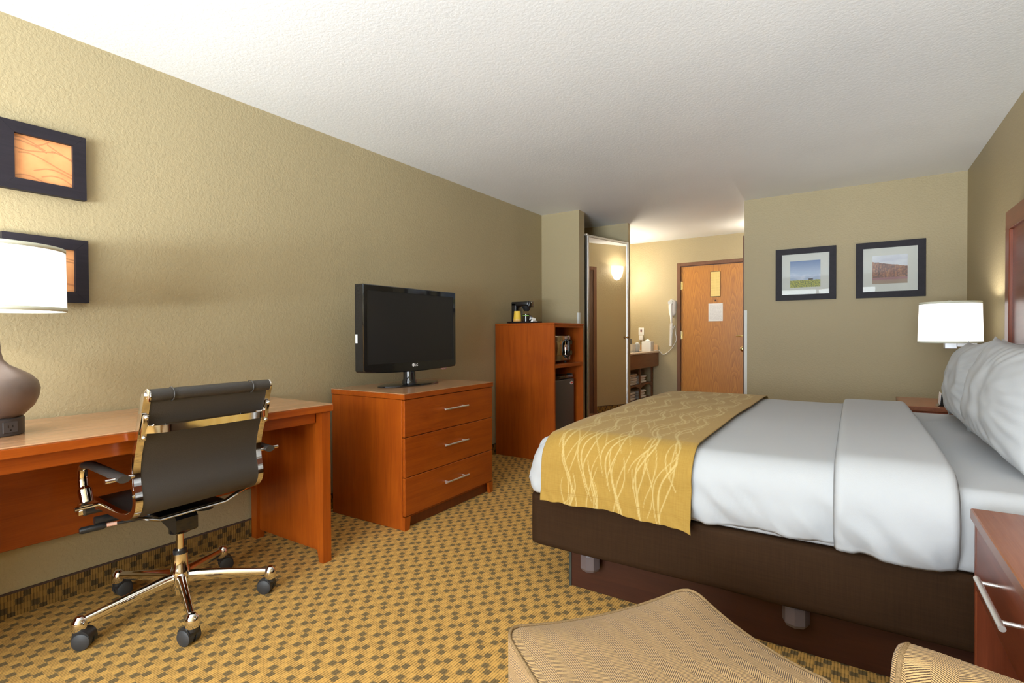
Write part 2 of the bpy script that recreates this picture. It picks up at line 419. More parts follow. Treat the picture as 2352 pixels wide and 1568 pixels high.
# plastic corner guards
M_GUARD = plain('corner_guard_plastic', (0.62, 0.62, 0.58), 0.4)
struct(MB().box(XH-0.003, XH+0.026, YB-0.003, YB, 0.0, 1.365, 0.001).box(XH-0.003, XH, YB-0.003, YB+0.026, 0, 1.365, 0.001).build('trim_1', M_GUARD))
struct(MB().box(XA-0.026, XA+0.003, YA-0.003, YA, 0.0, 1.365, 0.001).box(XA, XA+0.003, YA-0.003, YA+0.026, 0, 1.365, 0.001).build('trim_2', M_GUARD))

# ------------------------------------------------------------------ entry door and bathroom door
d1 = struct(MB().box(DX0+0.003, DX1-0.003, YH+0.012, YH+0.055, 0.01, DZ-0.003, 0.002).build('door_1', M_OAK))
def casing(parent_name, pts):
    m = MB()
    for q in pts: m.box(*q, bev=0.004)
    return struct(m.build(parent_name, M_TRIMW))
casing('trim_3', [(DX0-0.047, DX0, YH-0.018, YH+0.09, 0, DZ+0.049), (DX1, DX1+0.047, YH-0.018, YH+0.09, 0, DZ+0.049), (DX0, DX1, YH-0.018, YH+0.09, DZ+0.002, DZ+0.049)])
for z in (1.80, 1.12, 0.30):
    h = MB().cyl((DX0+0.006, YH+0.004, z-0.055), (DX0+0.006, YH+0.004, z+0.055), 0.009, seg=12)
    for k in range(3): h.cyl((DX0+0.006, YH+0.004, z-0.056+k*0.037), (DX0+0.006, YH+0.004, z-0.0555+k*0.037+0.002), 0.0105, seg=12)
    h.box(DX0+0.006, DX0+0.03, YH+0.009, YH+0.012, z-0.05, z+0.05)
    h.build('hinge', M_BRASS, d1)
MB().box(-1.188, -1.118, YH-0.002, YH+0.012, 0.965, 1.120, 0.004).build('lock_plate', M_BRASS, d1)
lv = MB().cyl((-1.152, YH-0.002, 1.105), (-1.152, YH-0.05, 1.105), 0.012, seg=14).tube([(-1.152, YH-0.05, 1.105), (-1.18, YH-0.055, 1.106), (-1.22, YH-0.055, 1.108), (-1.268, YH-0.05, 1.106)], [0.011, 0.010, 0.009, 0.008], 12).build('lever_handle', M_BRASS, d1)
B('card_reader', M_BLACKPL, d1, -1.190, -1.110, YH-0.03, YH+0.012, 1.12, 1.285, bev=0.006)
pl = MB().box(-1.600, -1.470, YH+0.002, YH+0.012, 1.628, 1.968, 0.004).build('notice_frame', plain('notice_frame_brown', (0.16, 0.085, 0.02), 0.4), d1)
def notice_mat():
    m, nt, b = new_mat('gold_notice_sheet')
    sep = N(nt, 'ShaderNodeSeparateXYZ'); L(nt, coords(nt), sep.inputs[0])
    nz = noise_(nt, coords(nt, 'Object', (90, 1, 1)), 3, 3)
    s = math_(nt, 'SINE', math_(nt, 'MULTIPLY', sep.outputs[2], 420.0))
    f = math_(nt, 'MULTIPLY', math_(nt, 'GREATER_THAN', s, 0.35), math_(nt, 'GREATER_THAN', nz, 0.46))
    L(nt, mixc(nt, math_(nt, 'MULTIPLY', f, 0.55), (0.72, 0.52, 0.17), (0.40, 0.26, 0.06)), b.inputs['Base Color'])
    b.inputs['Roughness'].default_value = 0.3; b.inputs['Metallic'].default_value = 0.25; return m
MB().box(-1.593, -1.477, YH, YH+0.002, 1.636, 1.960).build('notice_sheet', notice_mat(), pl, smooth=0)
MB().cyl((-1.534, YH+0.012, 1.578), (-1.534, YH+0.004, 1.578), 0.011, seg=16).build('peephole', plain('dark_bronze', (0.05, 0.03, 0.02), 0.3, 0.8), d1)
def page_mat():
    m, nt, b = new_mat('printed_notice_page')
    sep = N(nt, 'ShaderNodeSeparateXYZ'); L(nt, coords(nt), sep.inputs[0])
    nz = noise_(nt, coords(nt, 'Object', (260, 1, 60)), 1, 2)
    s = math_(nt, 'SINE', math_(nt, 'MULTIPLY', sep.outputs[2], 2*PI/0.0088))
    inx = math_(nt, 'LESS_THAN', math_(nt, 'ABSOLUTE', math_(nt, 'ADD', sep.outputs[0], 1.532)), 0.076)
    inz = math_(nt, 'LESS_THAN', math_(nt, 'ABSOLUTE', math_(nt, 'SUBTRACT', sep.outputs[2], 1.423)), 0.105)
    f = math_(nt, 'MULTIPLY', math_(nt, 'MULTIPLY', math_(nt, 'GREATER_THAN', s, 0.2), math_(nt, 'GREATER_THAN', nz, 0.42)), math_(nt, 'MULTIPLY', inx, inz))
    L(nt, mixc(nt, math_(nt, 'MULTIPLY', f, 0.45), (0.80, 0.80, 0.80), (0.30, 0.30, 0.33)), b.inputs['Base Color'])
    b.inputs['Roughness'].default_value = 0.6; return m
pg = MB().box(-1.623, -1.441, YH+0.008, YH+0.0115, 1.305, 1.541).build('posted_notice', page_mat(), smooth=0)
tag(pg, 'white printed page pinned at eye level on the oak entry door', 'notice')
for (x, z) in ((-1.617, 1.534), (-1.447, 1.534), (-1.617, 1.312), (-1.447, 1.312)):
    MB().sphere((x, YH+0.007, z), 0.004, 8, 5).build('pin', M_NICKEL, pg)
# bathroom door in the hall side wall (seen in the wardrobe mirror)
d2 = struct(MB().box(XH-0.004, XH-0.001, 5.62, 6.29, 0.01, 2.05).build('door_2', plain('bath_door_brown', (0.09, 0.042, 0.022), 0.4), smooth=0))
casing('trim_4', [(XH-0.02, XH, 6.29, 6.345, 0, 2.105), (XH-0.02, XH, 5.565, 5.62, 0, 2.105), (XH-0.02, XH, 5.62, 6.29, 2.05, 2.105)])
MB().sphere((XH-0.045, 5.70, 0.98), 0.026, 14, 9).cyl((XH-0.045, 5.70, 0.98), (XH-0.004, 5.70, 0.98), 0.011).build('door_knob', M_BRASS, d2)

# ------------------------------------------------------------------ mirrored wardrobe door
p0 = Vector((-2.385, 5.092, 0)); p1 = Vector((-2.20, 5.82, 0)); dl = (p1-p0).length
wd = thing('wardrobe_door', 'tall mirrored wardrobe door in a silver aluminium frame', 'door', p0, math.atan2((p1-p0).y, (p1-p0).x))
ZT = 2.205
def W(name, mat, x0, x1, y0, y1, z0, z1, bev=0.003): return B(name, mat, wd, x0, x1, y0, y1, z0, z1, bev=bev)
W('stile', M_ALU, 0.0, 0.030, -0.012, 0.020, 0.012, ZT); W('stile', M_ALU, dl-0.030, dl, -0.012, 0.020, 0.012, ZT)
W('rail', M_ALU, 0.030, dl-0.030, -0.010, 0.018, ZT-0.026, ZT); W('rail', M_ALU, 0.030, dl-0.030, -0.010, 0.018, 0.012, 0.045)
W('mirror_glass', M_MIRROR, 0.030, dl-0.030, -0.004, 0.004, 0.045, ZT-0.026, 0.0)
kn = MB().sphere((dl-0.045, -0.026, 1.10), 0.013, 14, 9).cyl((dl-0.045, -0.004, 1.10), (dl-0.045, -0.02, 1.10), 0.007, seg=12)
kn.build('knob', plain('dark_brass', (0.30, 0.16, 0.06), 0.25, 1.0), wd)
W('pivot_bracket', M_NICKEL, -0.02, 0.012, -0.014, 0.02, ZT-0.012, ZT+0.006)
W('threshold', M_ALU, 0.0, dl, -0.02, 0.03, 0.0, 0.010)

# ------------------------------------------------------------------ desk
TZ = 0.794
DY0, DY1 = -0.14, 1.687; DXF = -2.188
dk = thing('writing_desk', 'long cherry wood writing desk against the wall beside the dresser', 'desk', (-2.5, 0.9, 0))
def D(name, mat, x0, x1, y0, y1, z0, z1, bev=0.003): return B(name, mat, dk, x0+2.5, x1+2.5, y0-0.9, y1-0.9, z0, z1, bev=bev)
D('desktop', M_TOP_GLARE_Y, XL+0.012, DXF-0.0005, DY0, DY1, TZ-0.006, TZ, 0.002)
D('edge_band', M_CHERRY_Y, DXF-0.028, DXF, DY0-0.001, DY1+0.001, TZ-0.037, TZ-0.006, 0.002)
D('underside', M_CHERRY_Y, XL+0.014, DXF-0.028, DY0+0.001, DY1-0.001, TZ-0.036, TZ-0.0065, 0.0)
D('apron', M_CHERRY_Y, -2.262, -2.244, DY0+0.06, DY1-0.062, TZ-0.095, TZ-0.037)
D('modesty_panel', M_CHERRY_Y, -2.815, -2.797, DY0+0.05, DY1-0.05, 0.287, TZ-0.037)
for y0, y1 in ((DY0+0.006, DY0+0.054), (DY1-0.056, DY1-0.008)):
    ym = (y0+y1)/2
    # front and rear posts with tapered feet, panel between them
    for (xa, xb, s) in ((DXF-0.075, DXF-0.014, 1), (XL+0.02, XL+0.075, -1)):
        poly = [(xa+2.5, TZ-0.037), (xb+2.5, TZ-0.037), (xb+2.5, 0.0)] + ([(xa+0.028+2.5, 0.0), (xa+2.5, 0.11)] if s > 0 else [(xa+2.5, 0.0)])
        if s < 0: poly = [(xa+2.5, TZ-0.037), (xb+2.5, TZ-0.037), (xb+2.5, 0.10), (xb-0.008+2.5, 0.0), (xa+2.5, 0.0)]
        MB().prism(poly, 'y', y0-0.9, y1-0.9).build('leg', M_CHERRY_Z, dk)
    D('end_panel', M_CHERRY_Z, XL+0.075, DXF-0.075, ym-0.010, ym+0.010, 0.048, TZ-0.037)

# ------------------------------------------------------------------ dresser
DA = math.radians(1.1)
dr = thing('dresser', 'cherry wood dresser with three drawers holding the television', 'dresser', (-2.163, 2.157, 0), DA)
def R_(name, mat, *a, bev=0.003, parent=None): return B(name, mat, parent or dr, *a, bev=bev)
DW, DD, DH = 0.90, 0.632, 0.797
R_('dresser_top', M_TOP_GLARE_Y, -DD, 0.004, -0.004, DW+0.004, DH-0.004, DH, bev=0.001)
R_('top_edge', M_CHERRY_Y, -DD, 0.004, -0.004, DW+0.004, DH-0.034, DH-0.004, bev=0.002)
R_('side_panel', M_CHERRY_Z, -DD, -0.022, 0.0, 0.02, 0.0, DH-0.036)
R_('side_panel', M_CHERRY_Z, -DD, -0.022, DW-0.02, DW, 0.0, DH-0.036)
R_('back_panel', M_CHERRY_Z, -DD, -DD+0.012, 0.02, DW-0.02, 0.05, DH-0.036, bev=0)
R_('bottom_panel', M_CHERRY_Y, -DD+0.012, -0.03, 0.02, DW-0.02, 0.06, 0.078, bev=0)
for (y0, y1, s) in ((0.0, 0.05, 1), (DW-0.05, DW, -1)):
    q = [(y0, 0.078), (y1, 0.078), (y1-0.012, 0.0), (y0, 0.0)] if s > 0 else [(y0, 0.078), (y1, 0.078), (y1, 0.0), (y0+0.014, 0.0)]
    MB().prism(q, 'x', -0.022, -0.001).build('foot', M_CHERRY_Z, dr)
R_('toe_kick', M_DKCHERRY, -0.05, -0.035, 0.02, DW-0.02, 0.0, 0.075)
zz = [0.081, 0.307, 0.541, DH-0.036]
for k in range(3):
    z0, z1 = zz[k]+0.002, zz[k+1]-0.002
    g = R_('drawer', M_CHERRY_Y, -0.021, 0.0, 0.003, DW-0.003, z0, z1, bev=0.002)
    R_('drawer_box', M_DKCHERRY, -0.5, -0.021, 0.04, DW-0.04, z0+0.02, z1-0.03, bev=0, parent=g)
    zm = {0: 0.205, 1: 0.44, 2: 0.668}[k]
    hb = MB().cyl((0.030, 0.335, zm), (0.030, 0.575, zm), 0.0055, seg=14)
    for y in (0.365, 0.545): hb.cyl((0.0, y, zm), (0.030, y, zm), 0.005, seg=12)
    hb.build('handle', M_NICKEL, g)

# ------------------------------------------------------------------ television
TX, TY0, TY1 = -2.492, 2.146, 3.026
tv = thing('television', 'black flat television with a glossy bezel on the dresser', 'television', (TX-0.05, (TY0+TY1)/2, 0.797))
yc = (TY0+TY1)/2; zb0, zt0 = 0.905-0.797, 1.452-0.797
hw = (TY1-TY0)/2
def outline(ins=0.0, n=24):
    pts = [(-hw+ins, zt0-ins), (hw-ins, zt0-ins), (hw-ins, zb0+0.012+ins)]
    for k in range(n+1):
        t = 1-2*k/n
        pts.append(((hw-ins-0.01)*t, zb0+ins-0.014*(1-t*t)))
    pts.append((-hw+ins, zb0+0.012+ins)); return pts
po = outline(); n = len(po)
xf_, xb_ = 0.05, -0.045
rows = [[(xf_-0.006, y, z) for y, z in outline(0.004)]]
# bezel: front ring sloping into the screen recess, side wall, tapered back
m = MB()
so, si = outline(0.0), outline(0.030)
def loop(x, pts): return [(x, y, z) for y, z in pts]
scr = [(-hw+0.029, zt0-0.036), (hw-0.029, zt0-0.036), (hw-0.029, 0.955-0.797), (-hw+0.029, 0.955-0.797)]
def resample(pts, m_):
    P = [Vector((a, b)) for a, b in pts]; P.append(P[0]); ls = [0]
    for i in range(1, len(P)): ls.append(ls[-1]+(P[i]-P[i-1]).length)
    out = []
    for k in range(m_):
        t = ls[-1]*k/m_
        i = max(j for j in range(len(ls)) if ls[j] <= t+1e-9); i = min(i, len(P)-2)
        a = (t-ls[i])/max(1e-9, ls[i+1]-ls[i]); q = P[i].lerp(P[i+1], a); out.append((q.x, q.y))
    return out
def corner_resample(pts, counts):
    out = []
    for i, c in enumerate(counts):
        a, b = Vector(pts[i]), Vector(pts[(i+1) % len(pts)])
        for k in range(c): q = a.lerp(b, k/c); out.append((q.x, q.y))
    return out
scr_r = [scr[0], scr[1]] + [scr[2]] + [((hw-0.029)*(1-2*k/24), 0.955-0.797) for k in range(25)] + [scr[3]]
m.grid([loop(xb_+0.01, outline(0.02)), loop(xb_+0.02, so), loop(xf_-0.006, so), loop(xf_, outline(0.005)), loop(xf_, scr_r), loop(xf_-0.006, scr_r)], closed_j=True)
m.f.append(tuple(range(len(so)-1, -1, -1)))
m.build('bezel', M_GLOSSBLK, tv, 30)
MB().box(xf_-0.010, xf_-0.005, -hw+0.027, hw-0.027, 0.953-0.797, zt0-0.034).build('screen', plain('dark_screen', (0.012, 0.012, 0.013), 0.28), tv, smooth=0)
MB().box(xb_-0.035, xb_+0.012, -hw+0.10, hw-0.10, zb0+0.05, zt0-0.08, 0.02).build('back_cover', M_BLACKPL, tv)
MB().box(-0.022, -0.004, -hw-0.0012, -hw+0.001, 1.088-0.797, 1.142-0.797, 0.0005).build('side_sticker', M_WHITEPL, tv)
MB().lathe([(0.0, 0.0), (0.052, 0.0), (0.050, 0.012), (0.043, 0.03), (0.043, 0.105), (0, 0.105)], (0, 0, 0.012), 28, cap=False).build('neck', M_GLOSSBLK, tv)
bs = MB(); start = 0
bs.lathe([(0.0, 0.0), (0.985, 0.0), (1.0, 0.004), (0.99, 0.009), (0.9, 0.013), (0.0, 0.014)], (0, 0, 0), 48, cap=False)
bs.xf(Matrix.Diagonal((0.125, 0.265, 1.0, 1.0))); bs.build('stand_base', M_GLOSSBLK, tv)
MB().tube([(xf_-0.012, 0.285, zb0-0.010), (xf_-0.010, 0.30, zb0-0.016), (xf_-0.010, 0.325, zb0-0.016), (xf_-0.012, 0.34, zb0-0.008)], 0.004, 8).build('power_lamp', plain('clear_indicator', (0.42, 0.20, 0.22), 0.12), tv)
def text_mesh(name, txt, size, mat, parent, M, depth=0.0006):
    cu = bpy.data.curves.new(name+'_curve', 'FONT'); cu.body = txt; cu.size = size; cu.extrude = depth; cu.align_x = 'LEFT'
    to = bpy.data.objects.new(name+'_tmp', cu); COL.objects.link(to)
    dg = bpy.context.evaluated_depsgraph_get(); me = bpy.data.meshes.new_from_object(to.evaluated_get(dg))
    bpy.data.objects.remove(to); me.name = name; me.materials.clear(); me.materials.append(mat)
    o = bpy.data.objects.new(name, me); COL.objects.link(o); o.parent = parent; o.matrix_local = M; return o
M_LOGO = plain('logo_silver', (0.75, 0.75, 0.75), 0.35)
FACE_X = Matrix(((0, 0, 1, 0), (1, 0, 0, 0), (0, 1, 0, 0), (0, 0, 0, 1)))   # text lying in the y-z plane, facing +x
text_mesh('logo_letters', 'LG', 0.024, M_LOGO, tv, Matrix.Translation((xf_+0.0004, 0.003, 0.935-0.797-0.009)) @ FACE_X)
MB().cyl((xf_-0.001, -0.012, 0.935-0.797), (xf_+0.001, -0.012, 0.935-0.797), 0.0115, seg=24).build('logo_disc', M_LOGO, tv)

# ------------------------------------------------------------------ refrigerator cabinet
CX0, CX1, CY0, CY1, CZ = -2.845, -2.207, 4.040, 4.632, 1.242
fc = thing('appliance_cabinet', 'tall open cherry cabinet holding a microwave and a small refrigerator', 'cabinet', (CX1, CY0, 0))
def F_(name, mat, x0, x1, y0, y1, z0, z1, bev=0.002): return B(name, mat, fc, x0-CX1, x1-CX1, y0-CY0, y1-CY0, z0, z1, bev=bev)
F_('cabinet_top', M_CHERRY_Y, CX0, CX1+0.004, CY0-0.002, CY1+0.002, CZ-0.019, CZ)
F_('side_panel', M_CHERRY_Z, CX0, CX1, CY0, CY0+0.02, 0.0, CZ-0.019)
F_('side_panel', M_CHERRY_Z, CX0, CX1, CY1-0.02, CY1, 0.0, CZ-0.019)
F_('top_rail', M_CHERRY_Y, CX1-0.02, CX1, CY0+0.02, CY1-0.02, CZ-0.042, CZ-0.019)
F_('shelf', M_CHERRY_Y, CX0+0.012, CX1-0.002, CY0+0.02, CY1-0.02, 0.835, 0.868)
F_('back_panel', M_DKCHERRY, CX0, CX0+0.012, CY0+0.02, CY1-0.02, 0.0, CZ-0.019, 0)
F_('bottom_panel', M_CHERRY_Y, CX0+0.012, CX1, CY0+0.02, CY1-0.02, 0.0, 0.05)
# microwave
mw = thing('microwave', 'black and chrome microwave oven on the cabinet shelf', 'microwave', (-2.425, 4.292, 0.868))
MB().box(-0.20, 0.135, -0.205, 0.185, 0.018, 0.262, 0.012, 3).build('housing', M_GLOSSBLK, mw)
MB().box(0.135, 0.158, -0.205, 0.120, 0.020, 0.260, 0.010, 3).build('door', plain('dark_chrome', (0.30, 0.29, 0.27), 0.10, 1.0), mw)
MB().box(0.1575, 0.1605, -0.19, 0.068, 0.075, 0.205, 0.004, 2).build('window', plain('microwave_window', (0.42, 0.38, 0.30), 0.06, 1.0), mw)
MB().tube([(0.158, 0.098, 0.05), (0.182, 0.098, 0.075), (0.185, 0.098, 0.13), (0.182, 0.098, 0.195), (0.158, 0.098, 0.22)], 0.012, 12).build('handle', M_GLOSSBLK, mw)
MB().box(0.135, 0.156, 0.123, 0.186, 0.020, 0.260, 0.010, 3).build('control_panel', plain('control_chrome', (0.35, 0.34, 0.32), 0.12, 1.0), mw)
for z in (0.095, 0.195):
    MB().cyl((0.150, 0.155, z), (0.178, 0.155, z), 0.026, 0.023, seg=24).build('dial', M_GLOSSBLK, mw)
for (x, y) in ((-0.17, -0.18), (-0.17, 0.16), (0.11, -0.18), (0.11, 0.16)):
    MB().cyl((x, y, 0.0), (x, y, 0.02), 0.014, seg=12).build('foot', M_RUBBER, mw)
# refrigerator
fr = thing('mini_refrigerator', 'dark grey mini refrigerator in the lower half of the cabinet', 'refrigerator', (-2.515, 4.305, 0.05))
M_FRIDGE = plain('fridge_charcoal', (0.075, 0.072, 0.068), 0.42, 0.3, bump=(180, 0.0008))
MB().box(-0.22, 0.20, -0.225, 0.225, 0.018, 0.70, 0.008, 2).build('body', M_BLACKPL, fr)
MB().box(0.205, 0.258, -0.225, 0.225, 0.03, 0.665, 0.012, 3).build('door', M_FRIDGE, fr)
MB().box(0.205, 0.248, -0.225, 0.225, 0.672, 0.70, 0.006, 2).build('top_trim', M_GLOSSBLK, fr)
MB().box(0.20, 0.245, 0.175, 0.215, 0.700, 0.712, 0.002).build('hinge_cover', M_BLACKPL, fr)
bd = MB(); bd.lathe([(0, 0), (1, 0), (1, 0.0025), (0, 0.003)], (0, 0, 0), 28, cap=False); bd.xf(Matrix.Translation((0.258, 0.165, 0.625)) @ Matrix(((0, 0, 1, 0), (1, 0, 0, 0), (0, 1, 0, 0), (0, 0, 0, 1))) @ Matrix.Diagonal((0.034, 0.016, 1, 1)))
bdo = bd.build('badge', plain('badge_white', (0.75, 0.72, 0.68), 0.35), fr)
B('badge_stripe', plain('badge_red', (0.65, 0.06, 0.04), 0.4), bdo, 0.2605, 0.2618, 0.143, 0.187, 0.619, 0.631, bev=0)
for (x, y) in ((-0.18, -0.18), (-0.18, 0.18), (0.16, -0.18), (0.16, 0.18)):
    MB().cyl((x, y, 0.0), (x, y, 0.02), 0.016, seg=12).build('foot', M_RUBBER, fr)

# ------------------------------------------------------------------ coffee things on the cabinet
CT = CZ
tr = thing('serving_tray', 'black oval serving tray on top of the appliance cabinet', 'tray', (-2.63, 4.22, CT))
t = MB().lathe([(0.0, 0.003), (0.90, 0.003), (0.97, 0.010), (1.0, 0.018), (1.02, 0.018), (0.985, 0.006), (0.93, 0.0), (0.0, 0.0)], (0, 0, 0), 40, cap=False)
t.xf(Matrix.Diagonal((0.178, 0.14, 1, 1))).build('tray_body', M_BLACKPL, tr)
cm = thing('coffee_maker', 'small black coffee maker standing on the oval tray', 'coffee maker', (-2.665, 4.262, CT+0.0035))
MB().box(-0.10, -0.045, -0.065, 0.065, 0.012, 0.195, 0.008, 2).build('water_tank', M_GLOSSBLK, cm)
MB().box(-0.10, 0.095, -0.065, 0.065, 0.0, 0.016, 0.005, 2).build('warming_base', M_BLACKPL, cm)
MB().box(-0.10, 0.085, -0.065, 0.065, 0.165, 0.208, 0.008, 2).build('brew_head', M_GLOSSBLK, cm)
MB().lathe([(0.0, 0.0), (0.022, 0.0), (0.040, 0.028), (0.046, 0.05), (0, 0.05)], (0.035, 0, 0.118), 20, cap=False).build('filter_basket', M_BLACKPL, cm)
MB().box(0.066, 0.092, -0.045, 0.045, 0.152, 0.210, 0.005, 2).build('spout_cover', M_GLOSSBLK, cm)
def cup(name, label, x, y, z, mat, n, group, r0=0.030, r1=0.039, h=0.098, step=0.014):
    for k in range(n):
        zz_ = z+k*step
        c = MB().lathe([(r1, 0.0), (r1+0.0015, 0.003), (r1, 0.006), (r0, h), (r0-0.003, h+0.001), (0.0, h-0.003)], (x, y, zz_), 24, cap=False).build(name, mat, None)
        tag(c, label[k], 'cup', group)
def cupmat():
    m, nt, b = new_mat('yellow_paper_cup')
    sep = N(nt, 'ShaderNodeSeparateXYZ'); L(nt, coords(nt), sep.inputs[0])
    z = math_(nt, 'SUBTRACT', sep.outputs[2], CT)
    L(nt, ramp(nt, math_(nt, 'MULTIPLY', z, 7.0), [(0.0, (0.75, 0.42, 0.12)), (0.24, (0.80, 0.50, 0.20)), (0.27, (0.80, 0.52, 0.05)), (0.82, (0.85, 0.60, 0.08)), (0.86, (0.85, 0.80, 0.62))], 'CONSTANT'), b.inputs['Base Color'])
    b.inputs['Roughness'].default_value = 0.5; return m
M_CUP = cupmat()
cup('paper_cup', ['lower yellow paper cup of the upturned stack beside the coffee maker', 'upper yellow paper cup of the upturned stack beside the coffee maker'], -2.655, 4.135, CT+0.0035, M_CUP, 2, 'stacked paper cups on the tray')
mk = thing('black_mug', 'black mug with a green band on the tray', 'mug', (-2.575, 4.165, CT+0.0035))
MB().lathe([(0.0, 0.0), (0.030, 0.0), (0.033, 0.004), (0.033, 0.085), (0.030, 0.085), (0.029, 0.008), (0.0, 0.008)], (0, 0, 0), 24, cap=False).build('mug_body', M_GLOSSBLK, mk)
MB().lathe([(0.0335, 0.066), (0.0335, 0.074)], (0, 0, 0), 24, cap=False).build('green_band', plain('green_band', (0.18, 0.35, 0.06), 0.5), mk)
MB().tube([(0.031, 0, 0.07), (0.05, 0, 0.066), (0.056, 0, 0.045), (0.05, 0, 0.024), (0.032, 0, 0.018)], 0.005, 8).build('mug_handle', M_GLOSSBLK, mk)
M_SACH = [plain('foil_silver', (0.55, 0.52, 0.48), 0.3, 0.6), plain('coffee_brown', (0.10, 0.06, 0.04), 0.35), plain('sachet_white', (0.75, 0.72, 0.66), 0.45)]
def sachet(x, y, z, rx, ry, rz, mat, label, L_=0.055, W_=0.038):
    rows = []
    for i in range(7):
        u = -1+2*i/6; rows.append([(L_/2*u, W_/2*(-1+2*j/4), 0.006*(1-u*u)*(1-(-1+2*j/4)**2)) for j in range(5)])
    rows2 = [[(a, b, -c) for (a, b, c) in r] for r in rows]
    m = MB().grid(rows); m.grid(rows2)
    M = Matrix.Translation((x, y, z)) @ Matrix.Rotation(rz, 4, 'Z') @ Matrix.Rotation(rx, 4, 'X') @ Matrix.Rotation(ry, 4, 'Y')
    o = m.xf(M).build('condiment_sachet', mat, None); tag(o, label, 'sachet', 'sachets heaped on the coffee tray')
sp = [(-2.545, 4.195, 0.030, 0.9, 0.2, 0.3, 1), (-2.530, 4.18, 0.034, 1.1, -0.5, 0.8, 0), (-2.52, 4.20, 0.024, 0.5, 0.4, 1.6, 1), (-2.515, 4.18, 0.040, 0.9, 0.6, 0.1, 2), (-2.500, 4.19, 0.026, 0.8, -0.2, 2.0, 2), (-2.488, 4.21, 0.017, 0.2, 0.3, 0.5, 2)]
lab = ['dark brown sachet leaning on the black mug', 'silver foil sachet in the heap on the coffee tray', 'dark brown sachet under the foil one on the coffee tray', 'white sachet lying on top of the sachet heap', 'white sachet half under the sachet heap', 'white sachet by itself at the rim of the oval tray']
for q, lb in zip(sp, lab): sachet(q[0], q[1], CT+q[2], q[3], q[4], q[5], M_SACH[q[6]], lb)

# ------------------------------------------------------------------ bed
BYC = 2.935; BX0 = -1.225; BX1 = 0.70
bed = thing('bed', 'king size bed on a dark wood plinth with a brown covered box spring', 'bed', (-0.26, BYC, 0))
def bl(x, y): return x+0.26, y-BYC
def BB(name, mat, x0, x1, y0, y1, z0, z1, bev=0.003, seg=1):
    return B(name, mat, bed, x0+0.26, x1+0.26, y0-BYC, y1-BYC, z0, z1, bev=bev, seg=seg)
BB('plinth_panel', M_PLINTH, -1.065, 0.66, 2.10, 2.12, 0.0, 0.198)
BB('plinth_panel', M_PLINTH, -1.065, 0.66, 3.75, 3.77, 0.0, 0.198)
BB('plinth_end', M_PLINTH, -1.068, -1.05, 2.103, 3.767, 0.0, 0.198)
BB('corner_strip', plain('dark_green_edge', (0.035, 0.042, 0.032), 0.5), -1.072, -1.062, 2.096, 2.104, 0.0, 0.198, bev=0)
M_GLIDE = plain('glide_plastic', (0.11, 0.085, 0.085), 0.45)
for (x, y) in ((-0.950, 2.055), (-0.165, 2.055), (-0.950, 3.815), (-0.165, 3.815)):
    m = MB(); c = bl(x, y)
    m.tube([(c[0], c[1], 0.205), (c[0], c[1], 0.185), (c[0], c[1], 0.13), (c[0], c[1], 0.118)], [0.034, 0.043, 0.043, 0.036], 8)
    m.build('glide_foot', M_GLIDE, bed, 20)
# box spring cover: rounded box with gentle puckers
def rounded_box(x0, x1, y0, y1, z0, z1, rc, re, nx=60, disp=None, per=240, levels=10):
    """plan: rounded rectangle of corner radius rc; top edge radius re; closed top and bottom."""
    hx, hy = (x1-x0)/2, (y1-y0)/2; cx, cy = (x0+x1)/2, (y0+y1)/2
    def contour(ins):
        r = max(rc-ins, 0.004); a, b = hx-ins, hy-ins; pts = []
        P = 2*(2*(a-r)+2*(b-r))+2*PI*r
        segs = [('l', (a, -(b-r)), (a, b-r)), ('c', (a-r, b-r), 0), ('l', (a-r, b), (-(a-r), b)), ('c', (-(a-r), b-r), 1), ('l', (-a, b-r), (-a, -(b-r))), ('c', (-(a-r), -(b-r)), 2), ('l', (-(a-r), -b), (a-r, -b)), ('c', (a-r, -(b-r)), 3)]
        cnt = [int(per*0.16), 10, int(per*0.18), 10, int(per*0.16), 10, int(per*0.18), 10]
        for sg, c in zip(segs, cnt):
            for k in range(c):
                t = k/c
                if sg[0] == 'l': pts.append((sg[1][0]+(sg[2][0]-sg[1][0])*t, sg[1][1]+(sg[2][1]-sg[1][1])*t))
                else:
                    an = sg[2]*PI/2+t*PI/2; pts.append((sg[1][0]+r*math.cos(an), sg[1][1]+r*math.sin(an)))
        return pts
    prof = [(0.012, z0), (0.0, z0+0.008)]
    for k in range(1, levels): prof.append((0.0, z0+0.008+(z1-re-z0-0.008)*k/levels))
    for k in range(7): a = PI/2*k/6; prof.append((re*(1-math.cos(a)), z1-re+re*math.sin(a)))
    rows = []
    for (ins, z) in prof:
        c = contour(ins); rows.append([(cx+p[0], cy+p[1], z) for p in c])
    if disp:
        rows = [[disp(*q) for q in r] for r in rows]
    m = MB().grid(rows, closed_j=True); n = len(rows[0])
    m.f.append(tuple(range(n-1, -1, -1))); m.f.append(tuple((len(rows)-1)*n+k for k in range(n)))
    return m
def skirt_disp(x, y, z):
    w = 0.004*noise.noise((x*3, y*3, z*6))+0.0015*noise.noise((x*30, y*30, z*4))
    s = -1 if y < 0 else 1
    return (x+w, y+s*w, z+0.004*noise.noise((x*5, y*5, 3)) if z < 0.25 else z)
rounded_box(BX0+0.26, BX1+0.26, -0.945, 0.945, 0.198, 0.425, 0.05, 0.02, disp=skirt_disp).build('box_spring_cover', M_SKIRT, bed, 60)
rounded_box(BX0+0.02+0.26, BX1-0.005+0.26, -0.935, 0.935, 0.430, 0.672, 0.08, 0.05).build('mattress_with_sheet', M_SHEET, bed, 60)

